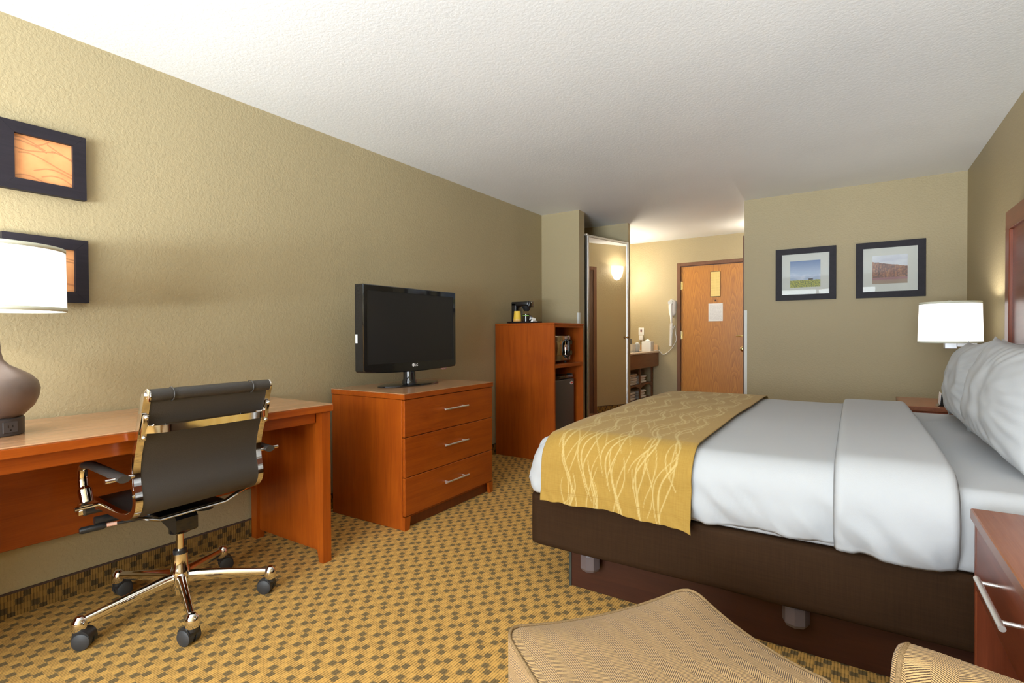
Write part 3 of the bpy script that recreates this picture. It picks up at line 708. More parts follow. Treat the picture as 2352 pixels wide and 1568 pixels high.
# duvet: loft of cross sections along the bed
ZTOP = 0.702; WD = 0.985; RE = 0.115; ZB = 0.448; XF = -1.242; RF = 0.24; RZ = 0.15
def foot_top(x):
    xc = XF+RF
    return ZTOP if x >= xc else ZTOP-RZ+RZ*math.sqrt(max(0, 1-((xc-x)/RF)**2))
def half_w(x, rc=0.13):
    xc = XF+rc
    return WD if x >= xc else WD-rc+math.sqrt(max(0, rc*rc-(xc-x)**2))
def section(ztop, w, zb, off=0.0, ns=14, na=9, nt=46, crown=0.012, tuck=0.03):
    r = min(RE, max(0.004, (ztop-zb)*0.95)); pts = []
    for k in range(ns):
        t = k/ns; z = zb+(ztop-r-zb)*t
        inn = tuck*max(0, 1-(z-zb)/0.10)**2
        pts.append((-w-off+inn, z))
    for k in range(na):
        a = PI/2*k/na; pts.append((-w+r-(r+off)*math.cos(a), ztop-r+(r+off)*math.sin(a)))
    for k in range(nt+1):
        t = -1+2*k/nt; y = (w-r)*t; pts.append((y, ztop+off+crown*(1-t*t)*min(1, r/RE)))
    half = [(-y, z) for (y, z) in reversed(pts[:ns+na])]
    return pts+half
def arclen(sec):
    l = [0]
    for i in range(1, len(sec)): l.append(l[-1]+math.hypot(sec[i][0]-sec[i-1][0], sec[i][1]-sec[i-1][1]))
    return l
def cloth_disp(x, y, z, amp=1.0):
    side = 1.0 if abs(y) > WD-0.09 else 0.0
    low = max(0.0, min(1.0, (0.66-z)/0.20))
    w = 0.006*noise.noise((x*2.2, y*2.2, 1.3))
    if side:
        w += low*(0.018*noise.noise((x*6, 7.1, z*3))+0.020*noise.noise((x*15+z*14, 3.1, z*5))+0.012*low*noise.noise((x*34+z*24, 5.5, z*9)))*amp
    s = -1 if y < 0 else 1
    sag = 0.016*low*low*noise.noise((x*6, 1.7, 0.2))+0.008*low*low*low*noise.noise((x*19, 4.7, 0.2))
    return (x+0.004*low*noise.noise((x*15, z*15, 2)), y+s*w*side, z+(0 if side and z < 0.62 else w)+(sag if side else 0))
def make_duvet(name, xs, mat, off=0.0, zb=ZB, ends=True):
    rows = []
    for x in xs:
        rows.append([(x, *p) for p in section(foot_top(x), half_w(x), zb, off)])
    if ends:   # foot face, tucked in towards the bottom
        z0 = foot_top(XF)
        for k in range(1, 9):
            t = k/8; z = z0+(zb+0.004-z0)*t; x = XF+0.062*t**1.7
            rows.insert(0, [(x, *p) for p in section(z, half_w(XF)-0.015*t, zb, off)])
    rows = [[cloth_disp(*q) for q in r] for r in rows]
    return rows
xs = [XF+RF*(1-math.cos(PI/2*k/12)) for k in range(13)]+[XF+RF+(0.235-XF-RF)*k/90 for k in range(1, 91)]
rows = make_duvet('duvet', xs, M_LINEN)
dv = MB().grid(rows); dv.xf(Matrix.Translation((0, BYC, 0)))
tag(dv.build('duvet', M_LINEN, None, 60, solid=0.012), 'plain white duvet spread over the bed with its wrinkled hem above the brown skirt', 'duvet')
# turned back cuff of the duvet
rows = []
xa, xb2 = -0.052, 0.262; T_ = 0.030
nst = 40
for k in range(nst+1):
    u = k/nst; x = xa+(xb2-xa)*u
    e = min(u, 1-u)*(xb2-xa); th = T_*math.sqrt(max(0.0, 1-(1-min(1, e/0.028))**2))
    rows.append([(x, *p) for p in section(ZTOP, WD, ZB-0.012, 0.002+th, tuck=0.035)])
def cuff_disp(x, y, z):
    q = cloth_disp(x, y, z, 0.7)
    return q
rows = [[cuff_disp(*q) for q in r] for r in rows]
cf = MB().grid(rows); cf.xf(Matrix.Translation((0, BYC, 0)))
tag(cf.build('turned_back_sheet', M_LINEN, None, 60, solid=0.008), 'white top sheet folded back in a wide band across the bed near the pillows', 'sheet')

# runner with a woven flame line pattern (painted per vertex as a print)
RX0, RX1 = -1.122, -0.492
def runner():
    nu = 170
    xs = [RX0+(RX1-RX0)*k/(nu-1) for k in range(nu)]
    sec0 = section(ZTOP, WD, 0.432, 0.0, ns=60, na=36, nt=360, tuck=0.0)
    ny = len(sec0)
    V = np.zeros((nu, ny, 3)); Sx = np.zeros((nu, ny)); Sy = np.zeros((nu, ny))
    for i, x in enumerate(xs):
        hem = 0.430+0.010*math.sin((x-RX0)*9)*0.6-0.020*max(0, (x-RX1+0.05)/0.05)
        sec = section(foot_top(x), half_w(x), hem, 0.016, ns=60, na=36, nt=360, tuck=0.004)
        l = arclen(sec)
        for j, p in enumerate(sec):
            q = cloth_disp(x, p[0], p[1], 0.25)
            flare = 0.012*max(0, (0.56-p[1])/0.12) if p[0] < 0 else 0
            k_ = (p[0]+WD)/(2*WD)
            V[i, j] = (q[0]-(0.050*(1-i/(nu-1))-0.014*i/(nu-1))*k_, q[1]-flare, q[2]); Sy[i, j] = l[j]
        Sx[i, :] = x-RX0
    # print: strands flow across the bed; pairs split and join like flames
    W_ = RX1-RX0; total = Sy[0, -1]
    mask = np.zeros((nu, ny))
    def strand(c, amp, per, ph, s0, s1, w0, lean=0.0, amp2=0.0):
        s = Sy
        xc = c+amp*np.sin(2*PI*s/per+ph)+amp2*np.sin(4*PI*s/per+ph*1.7)+lean*(s-(s0+s1)/2)
        slope = amp*2*PI/per*np.cos(2*PI*s/per+ph)+amp2*4*PI/per*np.cos(4*PI*s/per+ph*1.7)+lean
        d = np.abs(Sx-xc)/np.sqrt(1+slope**2)
        t = np.clip((s-s0)/(s1-s0), 0, 1); wv = 0.72*w0*(0.55+0.75*np.sin(PI*t)**0.7)
        on = (s >= s0) & (s <= s1)
        np.maximum(mask, np.where(on, np.clip((wv-d)/0.0022+0.5, 0, 1), 0), out=mask)
    rng = random.Random(11)
    cols = [0.115, 0.225, 0.335, 0.445, 0.545]
    for ci, c in enumerate(cols):
        s = -0.30+0.05*ci
        k = 0
        while s < total:
            ln = 0.40+0.06*rng.random(); ph = rng.random()*0.6+ci*0.9+k*0.5
            a = 0.030+0.012*rng.random()
            strand(c, a, 0.46, ph, s, s+ln, 0.0030, 0.03, 0.006)
            strand(c+0.004, a*0.55, 0.46, ph+0.55, s+0.02, s+ln*0.92, 0.0024, 0.05, -0.006)
            strand(c-0.012, a*1.25, 0.46, ph-0.35, s+0.06, s+ln*0.80, 0.0022, 0.07, 0.008)
            strand(c+0.018, -a*0.8, 0.40, ph+0.2, s+0.16, s+ln*0.95, 0.0021, -0.02)
            strand(c+0.030, a*0.7, 0.36, ph+1.4, s+0.20, s+ln*1.05, 0.0019, 0.04)
            s += ln*0.62; k += 1
    edge = np.minimum(Sx, W_-Sx); mask *= (edge > 0.055)
    me = bpy.data.meshes.new('bed_runner')
    vv = V.reshape(-1, 3)+np.array([0, BYC, 0])
    idx = np.arange(nu*ny).reshape(nu, ny)
    faces = np.stack([idx[:-1, :-1], idx[:-1, 1:], idx[1:, 1:], idx[1:, :-1]], -1).reshape(-1, 4)
    me.from_pydata(vv.tolist(), [], faces.tolist())
    at = me.attributes.new('print', 'FLOAT', 'POINT'); at.data.foreach_set('value', mask.reshape(-1).astype(np.float32))
    hemm = ((np.abs(Sy-0.040) < 0.0016) | (np.abs(Sy-0.047) < 0.0016) | (np.abs(Sy-(total-0.040)) < 0.0016)).astype(np.float32)
    at2 = me.attributes.new('stitch', 'FLOAT', 'POINT'); at2.data.foreach_set('value', hemm.reshape(-1))
    me.shade_smooth()
    mt, nt, b = new_mat('gold_runner_cloth')
    A = N(nt, 'ShaderNodeAttribute', attribute_name='print'); S = N(nt, 'ShaderNodeAttribute', attribute_name='stitch')
    w1 = noise_(nt, coords(nt, 'Object', (260, 10, 10)), 2.0, 3); w2 = noise_(nt, coords(nt, 'Object', (10, 240, 240)), 2.0, 3)
    f = math_(nt, 'ADD', math_(nt, 'MULTIPLY', w1, 0.5), math_(nt, 'MULTIPLY', w2, 0.5))
    gold = ramp(nt, f, [(0.34, (0.325, 0.190, 0.034)), (0.66, (0.385, 0.238, 0.050))])
    c = mixc(nt, A.outputs['Fac'], gold, (0.51, 0.375, 0.14))
    c = mixc(nt, math_(nt, 'MULTIPLY', S.outputs['Fac'], 0.5), c, (0.30, 0.17, 0.03))
    L(nt, c, b.inputs['Base Color']); b.inputs['Roughness'].default_value = 0.8; b.inputs['Specular IOR Level'].default_value = 0.2
    b.inputs['Sheen Weight'].default_value = 0.1
    bump_(nt, b, math_(nt, 'ADD', f, math_(nt, 'MULTIPLY', A.outputs['Fac'], 0.6)), 0.0008, 0.6)
    me.materials.append(mt)
    o = bpy.data.objects.new('bed_runner', me); COL.objects.link(o)
    md = o.modifiers.new('thickness', 'SOLIDIFY'); md.thickness = 0.004; md.offset = -1
    return tag(o, 'mustard gold bed runner with pale flame lines across the foot of the bed', 'bed runner')
runner()

# pillows
def pillow(loc, a, b, t, tilt, yaw, roll, seed, label):
    n, m_ = 64, 44; top = []; bot = []
    for i in range(n+1):
        u = -1+2*i/n; rt = []; rb = []
        for j in range(m_+1):
            v = -1+2*j/m_
            ear = 0.016*(abs(u)*abs(v))**8
            X = a*u*(1-0.075*(1-v*v)*abs(u)**1.5+ear); Y = b*v*(1-0.10*(1-u*u)*abs(v)**1.5+2*ear)
            h = t*(max(0, 1-abs(u)**2.4)*max(0, 1-abs(v)**2.2))**0.55
            edge = 1-max(abs(u), abs(v))**4
            rad = max(abs(u), abs(v))
            ang = math.atan2(v, u)
            wr = 0.012*noise.noise((X*5+seed, Y*5, seed))*edge+0.009*noise.noise((X*4+Y*16+seed, Y*4-X*10, seed*2))*edge
            wr += 0.0075*math.sin(ang*26+seed+3*noise.noise((X*3, Y*3, seed)))*max(0, rad-0.45)*(1-rad**6)*(0.4+0.6*abs(noise.noise((ang*2, seed, 0.3))))*2.2
            sag = 0.10*(1-v)*0.5
            rt.append((X, Y, h*(1+sag)+wr)); rb.append((X, Y, -h*0.8+wr*0.3))
        top.append(rt); bot.append(rb)
    m = MB().grid(top); m.grid([list(reversed(r)) for r in bot])
    # pillow lies in local X (length) x Y (height); stand it up facing -x
    S = Matrix(((0, 0, -1, 0), (-1, 0, 0, 0), (0, 1, 0, 0), (0, 0, 0, 1)))   # X->-y , Y->z , Z->-x
    M = Matrix.Translation(loc) @ Matrix.Rotation(yaw, 4, 'Z') @ Matrix.Rotation(tilt, 4, 'Y') @ Matrix.Rotation(roll, 4, 'X') @ S
    o = m.xf(M).build('pillow', M_LINEN, None, 80)
    return tag(o, label, 'pillow', 'white pillows leaning on the headboard')
pillow((0.652, 2.48, 0.905), 0.43, 0.215, 0.050, 0.12, 0.02, 0.02, 5, 'white pillow upright against the headboard behind the plumpest pillow')
pillow((0.652, 3.40, 0.895), 0.42, 0.205, 0.050, 0.12, 0.0, 0.0, 9, 'white pillow upright against the headboard on the wall lamp side')
pillow((0.487, 3.43, 0.893), 0.40, 0.208, 0.088, 0.20, -0.03, -0.03, 2, 'white pillow propped in front on the wall lamp side of the bed')
pillow((0.478, 2.590, 0.900), 0.405, 0.208, 0.098, 0.20, 0.04, 0.03, 1, 'plumpest white pillow propped in front on the armchair side of the bed')

# headboard
hbx0, hbx1, hy0, hy1, hz = 0.715, 0.764, 1.90, 3.985, 1.812
hd = thing('headboard', 'tall mahogany headboard fixed to the wall behind the pillows', 'headboard', (0.74, BYC, 0.0))
def HB(name, mat, x0, x1, y0, y1, z0, z1, bev=0.003): return B(name, mat, hd, x0-0.74, x1-0.74, y0-BYC, y1-BYC, z0, z1, bev=bev)
HB('top_rail', M_MAHOG_Y, hbx0, hbx1, hy0, hy1, hz-0.105, hz)
HB('stile', M_MAHOG_Z, hbx0, hbx1, hy0, hy0+0.085, 0.30, hz-0.105); HB('stile', M_MAHOG_Z, hbx0, hbx1, hy1-0.085, hy1, 0.30, hz-0.105)
HB('panel', M_MAHOG_Y, hbx0+0.016, hbx1-0.004, hy0+0.085, hy1-0.085, 0.32, hz-0.105, 0.0)
HB('bottom_rail', M_MAHOG_Y, hbx0, hbx1, hy0+0.085, hy1-0.085, 0.30, 0.40)

# ------------------------------------------------------------------ nightstands
NZ = 0.664
def nightstand(y0, y1, label):
    xf, xb = 0.265, 0.752; ym = (y0+y1)/2; hwid = (y1-y0)/2
    ns = thing('nightstand', label, 'nightstand', (xf, ym, 0), 0, 'nightstands beside the bed')
    def Q(name, mat, x0, x1, ya, yb, z0, z1, bev=0.003, parent=None): return B(name, mat, parent or ns, x0-xf, x1-xf, ya-ym, yb-ym, z0, z1, bev=bev)
    Q('tabletop', M_MAHOGTOP, xf, xb, y0, y1, NZ-0.030, NZ, 0.003)
    Q('side_panel', M_MAHOG_Z, xf+0.008, xb, y0+0.006, y0+0.028, 0.0, NZ-0.030); Q('side_panel', M_MAHOG_Z, xf+0.008, xb, y1-0.028, y1-0.006, 0.0, NZ-0.030)
    Q('back_panel', M_MAHOG_Y, xb-0.012, xb, y0+0.028, y1-0.028, 0.05, NZ-0.030, 0)
    dw = Q('drawer', M_MAHOG_Y, xf+0.008, xf+0.028, y0+0.031, y1-0.031, 0.455, NZ-0.034, 0.002)
    Q('drawer_box', M_MAHOG_X, xf+0.028, xb-0.05, y0+0.045, y1-0.045, 0.465, NZ-0.05, 0, dw)
    Q('shelf', M_MAHOG_Y, xf+0.03, xb-0.012, y0+0.028, y1-0.028, 0.085, 0.105)
    Q('inner_divider', M_MAHOG_Z, xb-0.20, xb-0.012, y1-0.075, y1-0.030, 0.105, 0.452)
    h = MB().cyl((-0.024, y1-0.250-ym, 0.566), (-0.024, y1-0.498-ym, 0.566), 0.0062, seg=16)
    for yy in (y1-0.275, y1-0.468): h.cyl((0.008, yy-ym, 0.566), (-0.024, yy-ym, 0.566), 0.0045, seg=12)
    h.build('handle', M_NICKEL, dw)
    return ns
nightstand(1.255, 1.842, 'mahogany nightstand with a bar handle beside the tweed armchair')
nightstand(4.205, 4.792, 'mahogany nightstand below the wall lamp in the room corner')
cd = MB().box(0.358, 0.455, 1.55, 1.70, NZ, NZ+0.0012).build('note_card', M_PAPER, None, smooth=0)
tag(cd, 'white card lying on the nightstand beside the armchair', 'card')
ch = thing('card_holder', 'small dark card stand on the corner nightstand', 'card stand', (0.472, 4.33, NZ))
MB().prism([(-0.02, 0.0), (0.03, 0.0), (0.028, 0.008), (0.006, 0.075), (0.0, 0.075), (-0.004, 0.01)], 'y', -0.05, 0.05).build('stand', M_GLOSSBLK, ch)
MB().prism([(-0.0065, 0.012), (-0.005, 0.012), (0.001, 0.086), (-0.0005, 0.086)], 'y', -0.047, 0.047).build('card', M_PAPER, ch)

# ------------------------------------------------------------------ wall lamp by the bed
lc = Vector((0.523, 4.38, 0))
wl = thing('wall_lamp', 'lit drum shade lamp on a swinging nickel wall arm above the corner nightstand', 'lamp', (0.765, 4.38, 1.0))
def wlc(x, y, z): return (x-0.765, y-4.38, z-1.0)
sh = MB()
c = wlc(lc.x, lc.y, 0)
sh.lathe([(0.165, 1.072), (0.158, 1.333)], (c[0], c[1], 0), 48, cap=False); sh.xf(Matrix.Translation((0, 0, 0)))
sho = sh.build('lamp_shade', M_SHADE, wl, solid=0.002)
MB().lathe([(0.1662, 1.070), (0.1667, 1.081)], (c[0], c[1], 0), 48, cap=False).build('shade_trim', M_SHADETRIM, sho, solid=0.003)
MB().lathe([(0.1592, 1.322), (0.1587, 1.335)], (c[0], c[1], 0), 48, cap=False).build('shade_trim', M_SHADETRIM, sho, solid=0.003)
for q in sho.children: q.location = (0, 0, 0)
M_ARM = plain('satin_nickel', (0.60, 0.61, 0.64), 0.3, 1.0)
# (shade heights were given above the floor; shift them to the lamp's own base)
for q in [sho]: q.location = (0, 0, -1.0)
MB().box(c[0]-0.028, c[0]+0.035, -0.028, 0.028, 0.032, 0.075, 0.003).build('socket_block', M_ARM, wl)
MB().cyl((c[0], 0, 0.075), (c[0], 0, 0.16), 0.016).build('lamp_socket', M_ARM, wl)
MB().sphere((c[0], 0, 0.20), 0.032, 16, 10, (1, 1, 1.25)).build('bulb', emis('bulb_glow', (1, 0.93, 0.82), 3.0), wl)
MB().tube([(c[0], 0, 0.16), (c[0], 0.03, 0.18), (c[0], 0.04, 0.25), (c[0], 0.02, 0.33), (c[0], 0.0, 0.335)], 0.002, 6).cyl((c[0], 0, 0.333), (c[0], 0, 0.345), 0.012, 0.009, seg=14).build('harp_finial', M_ARM, wl)
MB().box(c[0]+0.035, c[0]+0.135, -0.012, 0.012, 0.045, 0.070, 0.002).build('arm', M_ARM, wl)
MB().box(c[0]+0.098, c[0]+0.118, -0.010, 0.010, -0.06, 0.045, 0.002).build('arm_post', M_ARM, wl)
MB().box(c[0]+0.098, -0.018, -0.010, 0.010, -0.080, -0.058, 0.002).build('arm', M_ARM, wl)
MB().box(-0.020, -0.001, -0.05, 0.05, -0.13, 0.02, 0.004).build('wall_plate', M_ARM, wl)
def point(name, loc, power, color, rad):
    d = bpy.data.lights.new(name, 'POINT'); d.energy = power; d.color = color; d.shadow_soft_size = rad
    o = bpy.data.objects.new(name, d); COL.objects.link(o); o.location = loc; return o
point('wall_lamp_light', (lc.x, lc.y, 1.26), 8, (1, 0.95, 0.88), 0.035)
wl['group'] = 'wall lamps beside the bed'
wl2 = copy_tree(wl); wl2.location.y = 1.50  # unseen twin of the wall lamp, added to brighten ceiling and pillows
wl2['label'] = 'added unseen lit drum shade lamp on a nickel wall arm above the nightstand by the armchair'
point('wall_lamp_light', (lc.x, 1.50, 1.26), 8, (1, 0.95, 0.88), 0.035)  # light of the added, unseen twin lamp

# ------------------------------------------------------------------ desk lamp
LX, LY = -2.50, 0.514
dlp = thing('desk_lamp', 'lit table lamp with a white drum shade and round taupe body on the desk', 'lamp', (LX, LY, TZ))
M_TAUPE = plain('taupe_ceramic', (0.16, 0.115, 0.095), 0.33, 0.2, bump=(400, 0.0003))
MB().lathe([(0.0, 0.0), (0.078, 0.0), (0.082, 0.003), (0.082, 0.058), (0.078, 0.062), (0.0, 0.062)], (0, 0, 0), 40, cap=False).build('outlet_base', plain('dark_bronze_base', (0.045, 0.036, 0.034), 0.4), dlp)
MB().lathe([(0.0, 0.062), (0.076, 0.062), (0.088, 0.074), (0.110, 0.100), (0.122, 0.130), (0.126, 0.158), (0.120, 0.185), (0.102, 0.207), (0.074, 0.226), (0.046, 0.243), (0.030, 0.262), (0.024, 0.29), (0.022, 0.33), (0.0, 0.33)], (0, 0, 0), 56, cap=False).build('lamp_body', M_TAUPE, dlp, 50)
# outlet plate on the base facing the room
oa = math.atan2(-LY, -LX)+0.55
Mo = Matrix.Rotation(oa, 4, 'Z')
pl_ = MB().box(0.0795, 0.0835, -0.022, 0.022, 0.012, 0.050, 0.001); pl_.xf(Mo); opl = pl_.build('outlet_plate', plain('outlet_dark', (0.06, 0.05, 0.048), 0.45), dlp)
sl = MB()
for (a, z, w, h) in ((-0.007, 0.034, 0.0025, 0.009), (0.006, 0.034, 0.0025, 0.008), (0.0, 0.021, 0.004, 0.005)): sl.box(0.0832, 0.0842, a-w/2, a+w/2, z-h/2, z+h/2)
sl.xf(Mo); sl.build('outlet_slot', M_GLOSSBLK, opl, smooth=0)
s2 = MB().lathe([(0.202, 1.228-TZ), (0.200, 1.452-TZ)], (0, 0, 0), 64, cap=False).build('lamp_shade', M_SHADE, dlp, solid=0.002)
MB().lathe([(0.2032, 1.226-TZ), (0.2032, 1.240-TZ)], (0, 0, 0), 64, cap=False).build('shade_trim', M_SHADETRIM, s2, solid=0.003)
MB().lathe([(0.2012, 1.440-TZ), (0.2010, 1.454-TZ)], (0, 0, 0), 64, cap=False).build('shade_trim', M_SHADETRIM, s2, solid=0.003)
MB().cyl((0, 0, 0.33), (0, 0, 0.45), 0.010).cyl((0, 0, 0.44), (0, 0, 0.49), 0.017).build('lamp_socket', M_BRASS, dlp)
MB().sphere((0, 0, 0.535), 0.033, 16, 10, (1, 1, 1.3)).build('bulb', emis('bulb_glow', (1, 0.93, 0.82), 3.0), dlp)
hp = MB().tube([(0.0, 0.02, 0.46), (0.0, 0.055, 0.50), (0.0, 0.06, 0.57), (0.0, 0.03, 0.645), (0, 0, 0.652), (0.0, -0.03, 0.645), (0.0, -0.06, 0.57), (0.0, -0.055, 0.50), (0, -0.02, 0.46)], 0.0025, 6)
for k in range(3):
    a = 2*PI*k/3+0.4; hp.tube([(0, 0, 0.652), (0.198*math.cos(a), 0.198*math.sin(a), 0.652)], 0.002, 6)
hp.build('harp', M_BRASS, dlp)
point('desk_lamp_light', (LX, LY, 1.36), 11, (1, 0.95, 0.86), 0.04)

# ------------------------------------------------------------------ office chair
OC = thing('office_chair', 'black leather office chair with polished chrome frame tucked at the desk', 'chair', (-2.361, 1.046, 0), math.radians(3.2))
prof = [(0.262, 0.935), (0.252, 0.905), (0.230, 0.838), (0.206, 0.765), (0.186, 0.705), (0.176, 0.655), (0.178, 0.605), (0.188, 0.56), (0.188, 0.525), (0.172, 0.495), (0.135, 0.474), (0.08, 0.468), (0.0, 0.472), (-0.10, 0.482), (-0.18, 0.486), (-0.235, 0.475), (-0.265, 0.448), (-0.272, 0.415)]
def catmull(pts, n=6):
    out = []; P = [Vector(p) for p in pts]
    for i in range(len(P)-1):
        a = P[max(0, i-1)]; b = P[i]; c = P[i+1]; d = P[min(len(P)-1, i+2)]
        for k in range(n):
            t = k/n; out.append(0.5*((2*b)+(c-a)*t+(2*a-5*b+4*c-d)*t*t+(3*b-a-3*c+d)*t**3))
    out.append(P[-1]); return out
pc = [tuple(v) for v in catmull([(a, 0, b) for a, b in prof])]
pc = [(a, c) for a, _, c in pc]
def normals2(pc):
    nn = []
    for i in range(len(pc)):
        a = pc[max(0, i-1)]; b = pc[min(len(pc)-1, i+1)]; t = Vector((b[0]-a[0], b[1]-a[1])).normalized(); nn.append((-t.y, t.x))
    return nn
nn = normals2(pc)   # points to the back/outer or front side
# leather sling between the rails
rows = []
for (x, z), (nx, nz_) in zip(pc, nn):
    r = []
    for j in range(17):
        v = -1+2*j/16
        dip = 0.010*(1-v*v)
        r.append((x-nx*dip*0.0+(-0.006 if False else 0), 0.226*v, z))
    rows.append(r)
slg = MB()
front = [[(x-n_[0]*-0.008, y, z-n_[1]*-0.008) for (x, y, z) in r] for r, n_ in zip(rows, nn)]
back = [[(x-n_[0]*0.004, y, z-n_[1]*0.004) for (x, y, z) in r] for r, n_ in zip(rows, nn)]
slg.grid(front); slg.grid([list(reversed(r)) for r in back]); slg.build('leather_sling', M_LEATHER, OC, 60)
# padded rolls at top and front edge
for (ctr, rr, nm) in (((0.258, 0.925), 0.023, 'top_roll'), ((-0.266, 0.425), 0.018, 'front_roll')):
    pts = [(ctr[0], -0.232+0.464*k/24, ctr[1]) for k in range(25)]
    rad = [rr*(1.0-0.10*(1 if abs(k-4) == 0 or abs(k-20) == 0 else 0)) for k in range(25)]
    t_ = MB().tube(pts, rad, 18); ro = t_.build(nm, M_LEATHER, OC, 60)
    if nm == 'top_roll':
        for s in (-1, 1):
            MB().lathe([(0.0, 0.0), (rr+0.001, 0.0), (rr+0.002, 0.004), (rr-0.004, 0.008), (0.012, 0.009), (0.010, 0.007), (0.0, 0.007)], (0, 0, 0), 24, cap=False).xf(Matrix.Translation((ctr[0], 0.232*s, ctr[1])) @ Matrix.Rotation(-s*PI/2, 4, 'X')).build('end_cap', M_CHROME, OC)
            MB().tube([(ctr[0]+(rr+0.0015)*math.cos(a), 0.155*s, ctr[1]+(rr+0.0015)*math.sin(a)) for a in [2*PI*k/24 for k in range(24)]], 0.0022, 6, closed=True).build('seam', M_LEATHER, ro)
# flat chrome side rails
for s in (-1, 1):
    y0, y1 = (0.226*s, 0.250*s) if s > 0 else (0.250*s, 0.226*s)
    rows = []
    for (x, z), (nx, nz_) in zip(pc[2:], nn[2:]):
        o_, i_ = -0.016, 0.010
        q = [(x+nx*o_*1, y0+0.003, z+nz_*o_), (x+nx*o_, y1-0.003, z+nz_*o_), (x+nx*(o_+0.004), y1, z+nz_*(o_+0.004)), (x+nx*i_, y1, z+nz_*i_), (x+nx*i_, y0, z+nz_*i_), (x+nx*(o_+0.004), y0, z+nz_*(o_+0.004))]
        rows.append(q)
    mm = MB().grid(rows, closed_j=True); nq = 6
    mm.f.append(tuple(range(nq-1, -1, -1))); mm.f.append(tuple((len(rows)-1)*nq+k for k in range(nq)))
    rl = mm.build('side_rail', M_CHROME, OC, 40)
    # clamp lug with two bolts where the back bar is fixed
    zc = 0.815; xx = 0.223+0.020; 
    lug = MB().box(xx-0.004, xx+0.004, s*0.238-0.010, s*0.238+0.010, zc-0.055, zc+0.045, 0.003, 2); lug.xf(Matrix.Translation((xx, 0, zc)) @ Matrix.Rotation(0.27, 4, 'Y') @ Matrix.Translation((-xx, 0, -zc))); lug.build('lug', M_CHROME, rl)
    for dz in (-0.042, 0.032):
        MB().sphere((xx+0.005+0.27*dz, s*0.238, zc+dz), 0.0085, 14, 8).build('bolt', M_CHROME, rl)
# bowed flat back bar
bar = []
for k in range(25):
    v = -1+2*k/24; y = 0.236*v
    bow = 0.034*min(1, (1-abs(v))/0.22)**0.5
    x = 0.236+bow; zc = 0.803
    bar.append([(x-0.001, y, zc+0.018), (x+0.005, y, zc+0.013), (x+0.004, y, zc-0.014), (x-0.004, y, zc-0.016), (x-0.005, y, zc+0.014)])
mm = MB().grid(bar, closed_j=True); mm.f.append((4, 3, 2, 1, 0)); mm.f.append(tuple(24*5+k for k in range(5))); mm.build('back_bar', M_CHROME, OC, 40)
# armrests: stub at the back rail, leather pad, chrome front post down to the seat rail
for s in (-1, 1):
    y = 0.285*s
    ar = MB().tube(catmull([(0.200, y, 0.632), (0.14, y, 0.637), (0.06, y, 0.644), (-0.05, y, 0.652), (-0.095, y, 0.648)], 5), 0.017, 14, flat=(1.25, 0.8)).build('arm_pad', M_LEATHER, OC, 50)
    MB().cyl((0.178, 0.245*s, 0.632), (0.178, 0.335*s, 0.632), 0.0085, seg=14).build('arm_stub', M_CHROME, ar)
    MB().tube(catmull([(-0.085, y, 0.650), (-0.118, y, 0.636), (-0.128, y, 0.60), (-0.122, y, 0.565), (-0.118, y, 0.545)], 5), [0.017]*21, 16).build('arm_elbow', M_CHROME, ar)
    MB().tube([(-0.118, y, 0.556), (-0.112, y, 0.55), (-0.094, y, 0.505)], [0.017, 0.024, 0.023], 18).build('arm_post', M_CHROME, ar)
    MB().cyl((-0.092, 0.325*s, 0.488), (-0.092, 0.24*s, 0.488), 0.008, seg=14).build('arm_foot', M_CHROME, ar)
# seat frame, tilt mechanism, levers
sf = MB()
for xk in (0.105, -0.14):
    sf.tube([(xk, -0.236, 0.462), (xk, -0.20, 0.452), (xk, -0.13, 0.425), (xk, 0.13, 0.425), (xk, 0.20, 0.452), (xk, 0.236, 0.462)], 0.0095, 12, flat=(1.4, 0.7))
sf.build('cross_bar', M_CHROME, OC)
B('mount_plate', M_GLOSSBLK, OC, -0.145, 0.11, -0.13, 0.13, 0.426, 0.436, bev=0.002)
m = MB().prism([(-0.155, 0.43), (-0.155, 0.395), (-0.01, 0.345), (0.048, 0.325), (0.06, 0.335), (0.06, 0.385), (0.02, 0.426), (0.0, 0.43)], 'y', -0.043, 0.043)
m.build('tilt_housing', M_GLOSSBLK, OC)
MB().cyl((0.0, 0, 0.318), (0.0, 0, 0.40), 0.040, seg=28).build('housing_boss', M_GLOSSBLK, OC)
lv1 = MB().tube([(-0.03, -0.04, 0.40), (-0.07, -0.16, 0.398), (-0.10, -0.22, 0.396)], 0.006, 10).build('lever', M_BLACKPL, OC)
MB().tube([(-0.10, -0.22, 0.396), (-0.105, -0.232, 0.395), (-0.125, -0.29, 0.392), (-0.127, -0.298, 0.392)], [0.008, 0.013, 0.013, 0.010], 14).build('grip', M_BLACKPL, lv1)
MB().tube([(-0.086, -0.19, 0.397), (-0.0995, -0.219, 0.396)], 0.0075, 12).build('arrow_label', plain('label_orange_white', (0.75, 0.45, 0.34), 0.5), lv1)
MB().cyl((-0.09, -0.04, 0.418), (-0.125, -0.25, 0.416), 0.017, seg=18).build('tension_knob', M_BLACKPL, OC)
lv2 = MB().tube([(-0.05, 0.04, 0.402), (-0.06, 0.14, 0.408), (-0.065, 0.20, 0.412)], 0.006, 10).build('lever', M_BLACKPL, OC)
MB().tube([(-0.065, 0.20, 0.412), (-0.067, 0.215, 0.413), (-0.07, 0.265, 0.424), (-0.071, 0.285, 0.428)], [0.006, 0.014, 0.016, 0.008], 14, flat=(1.2, 0.5)).build('grip', M_BLACKPL, lv2)
kb = MB()
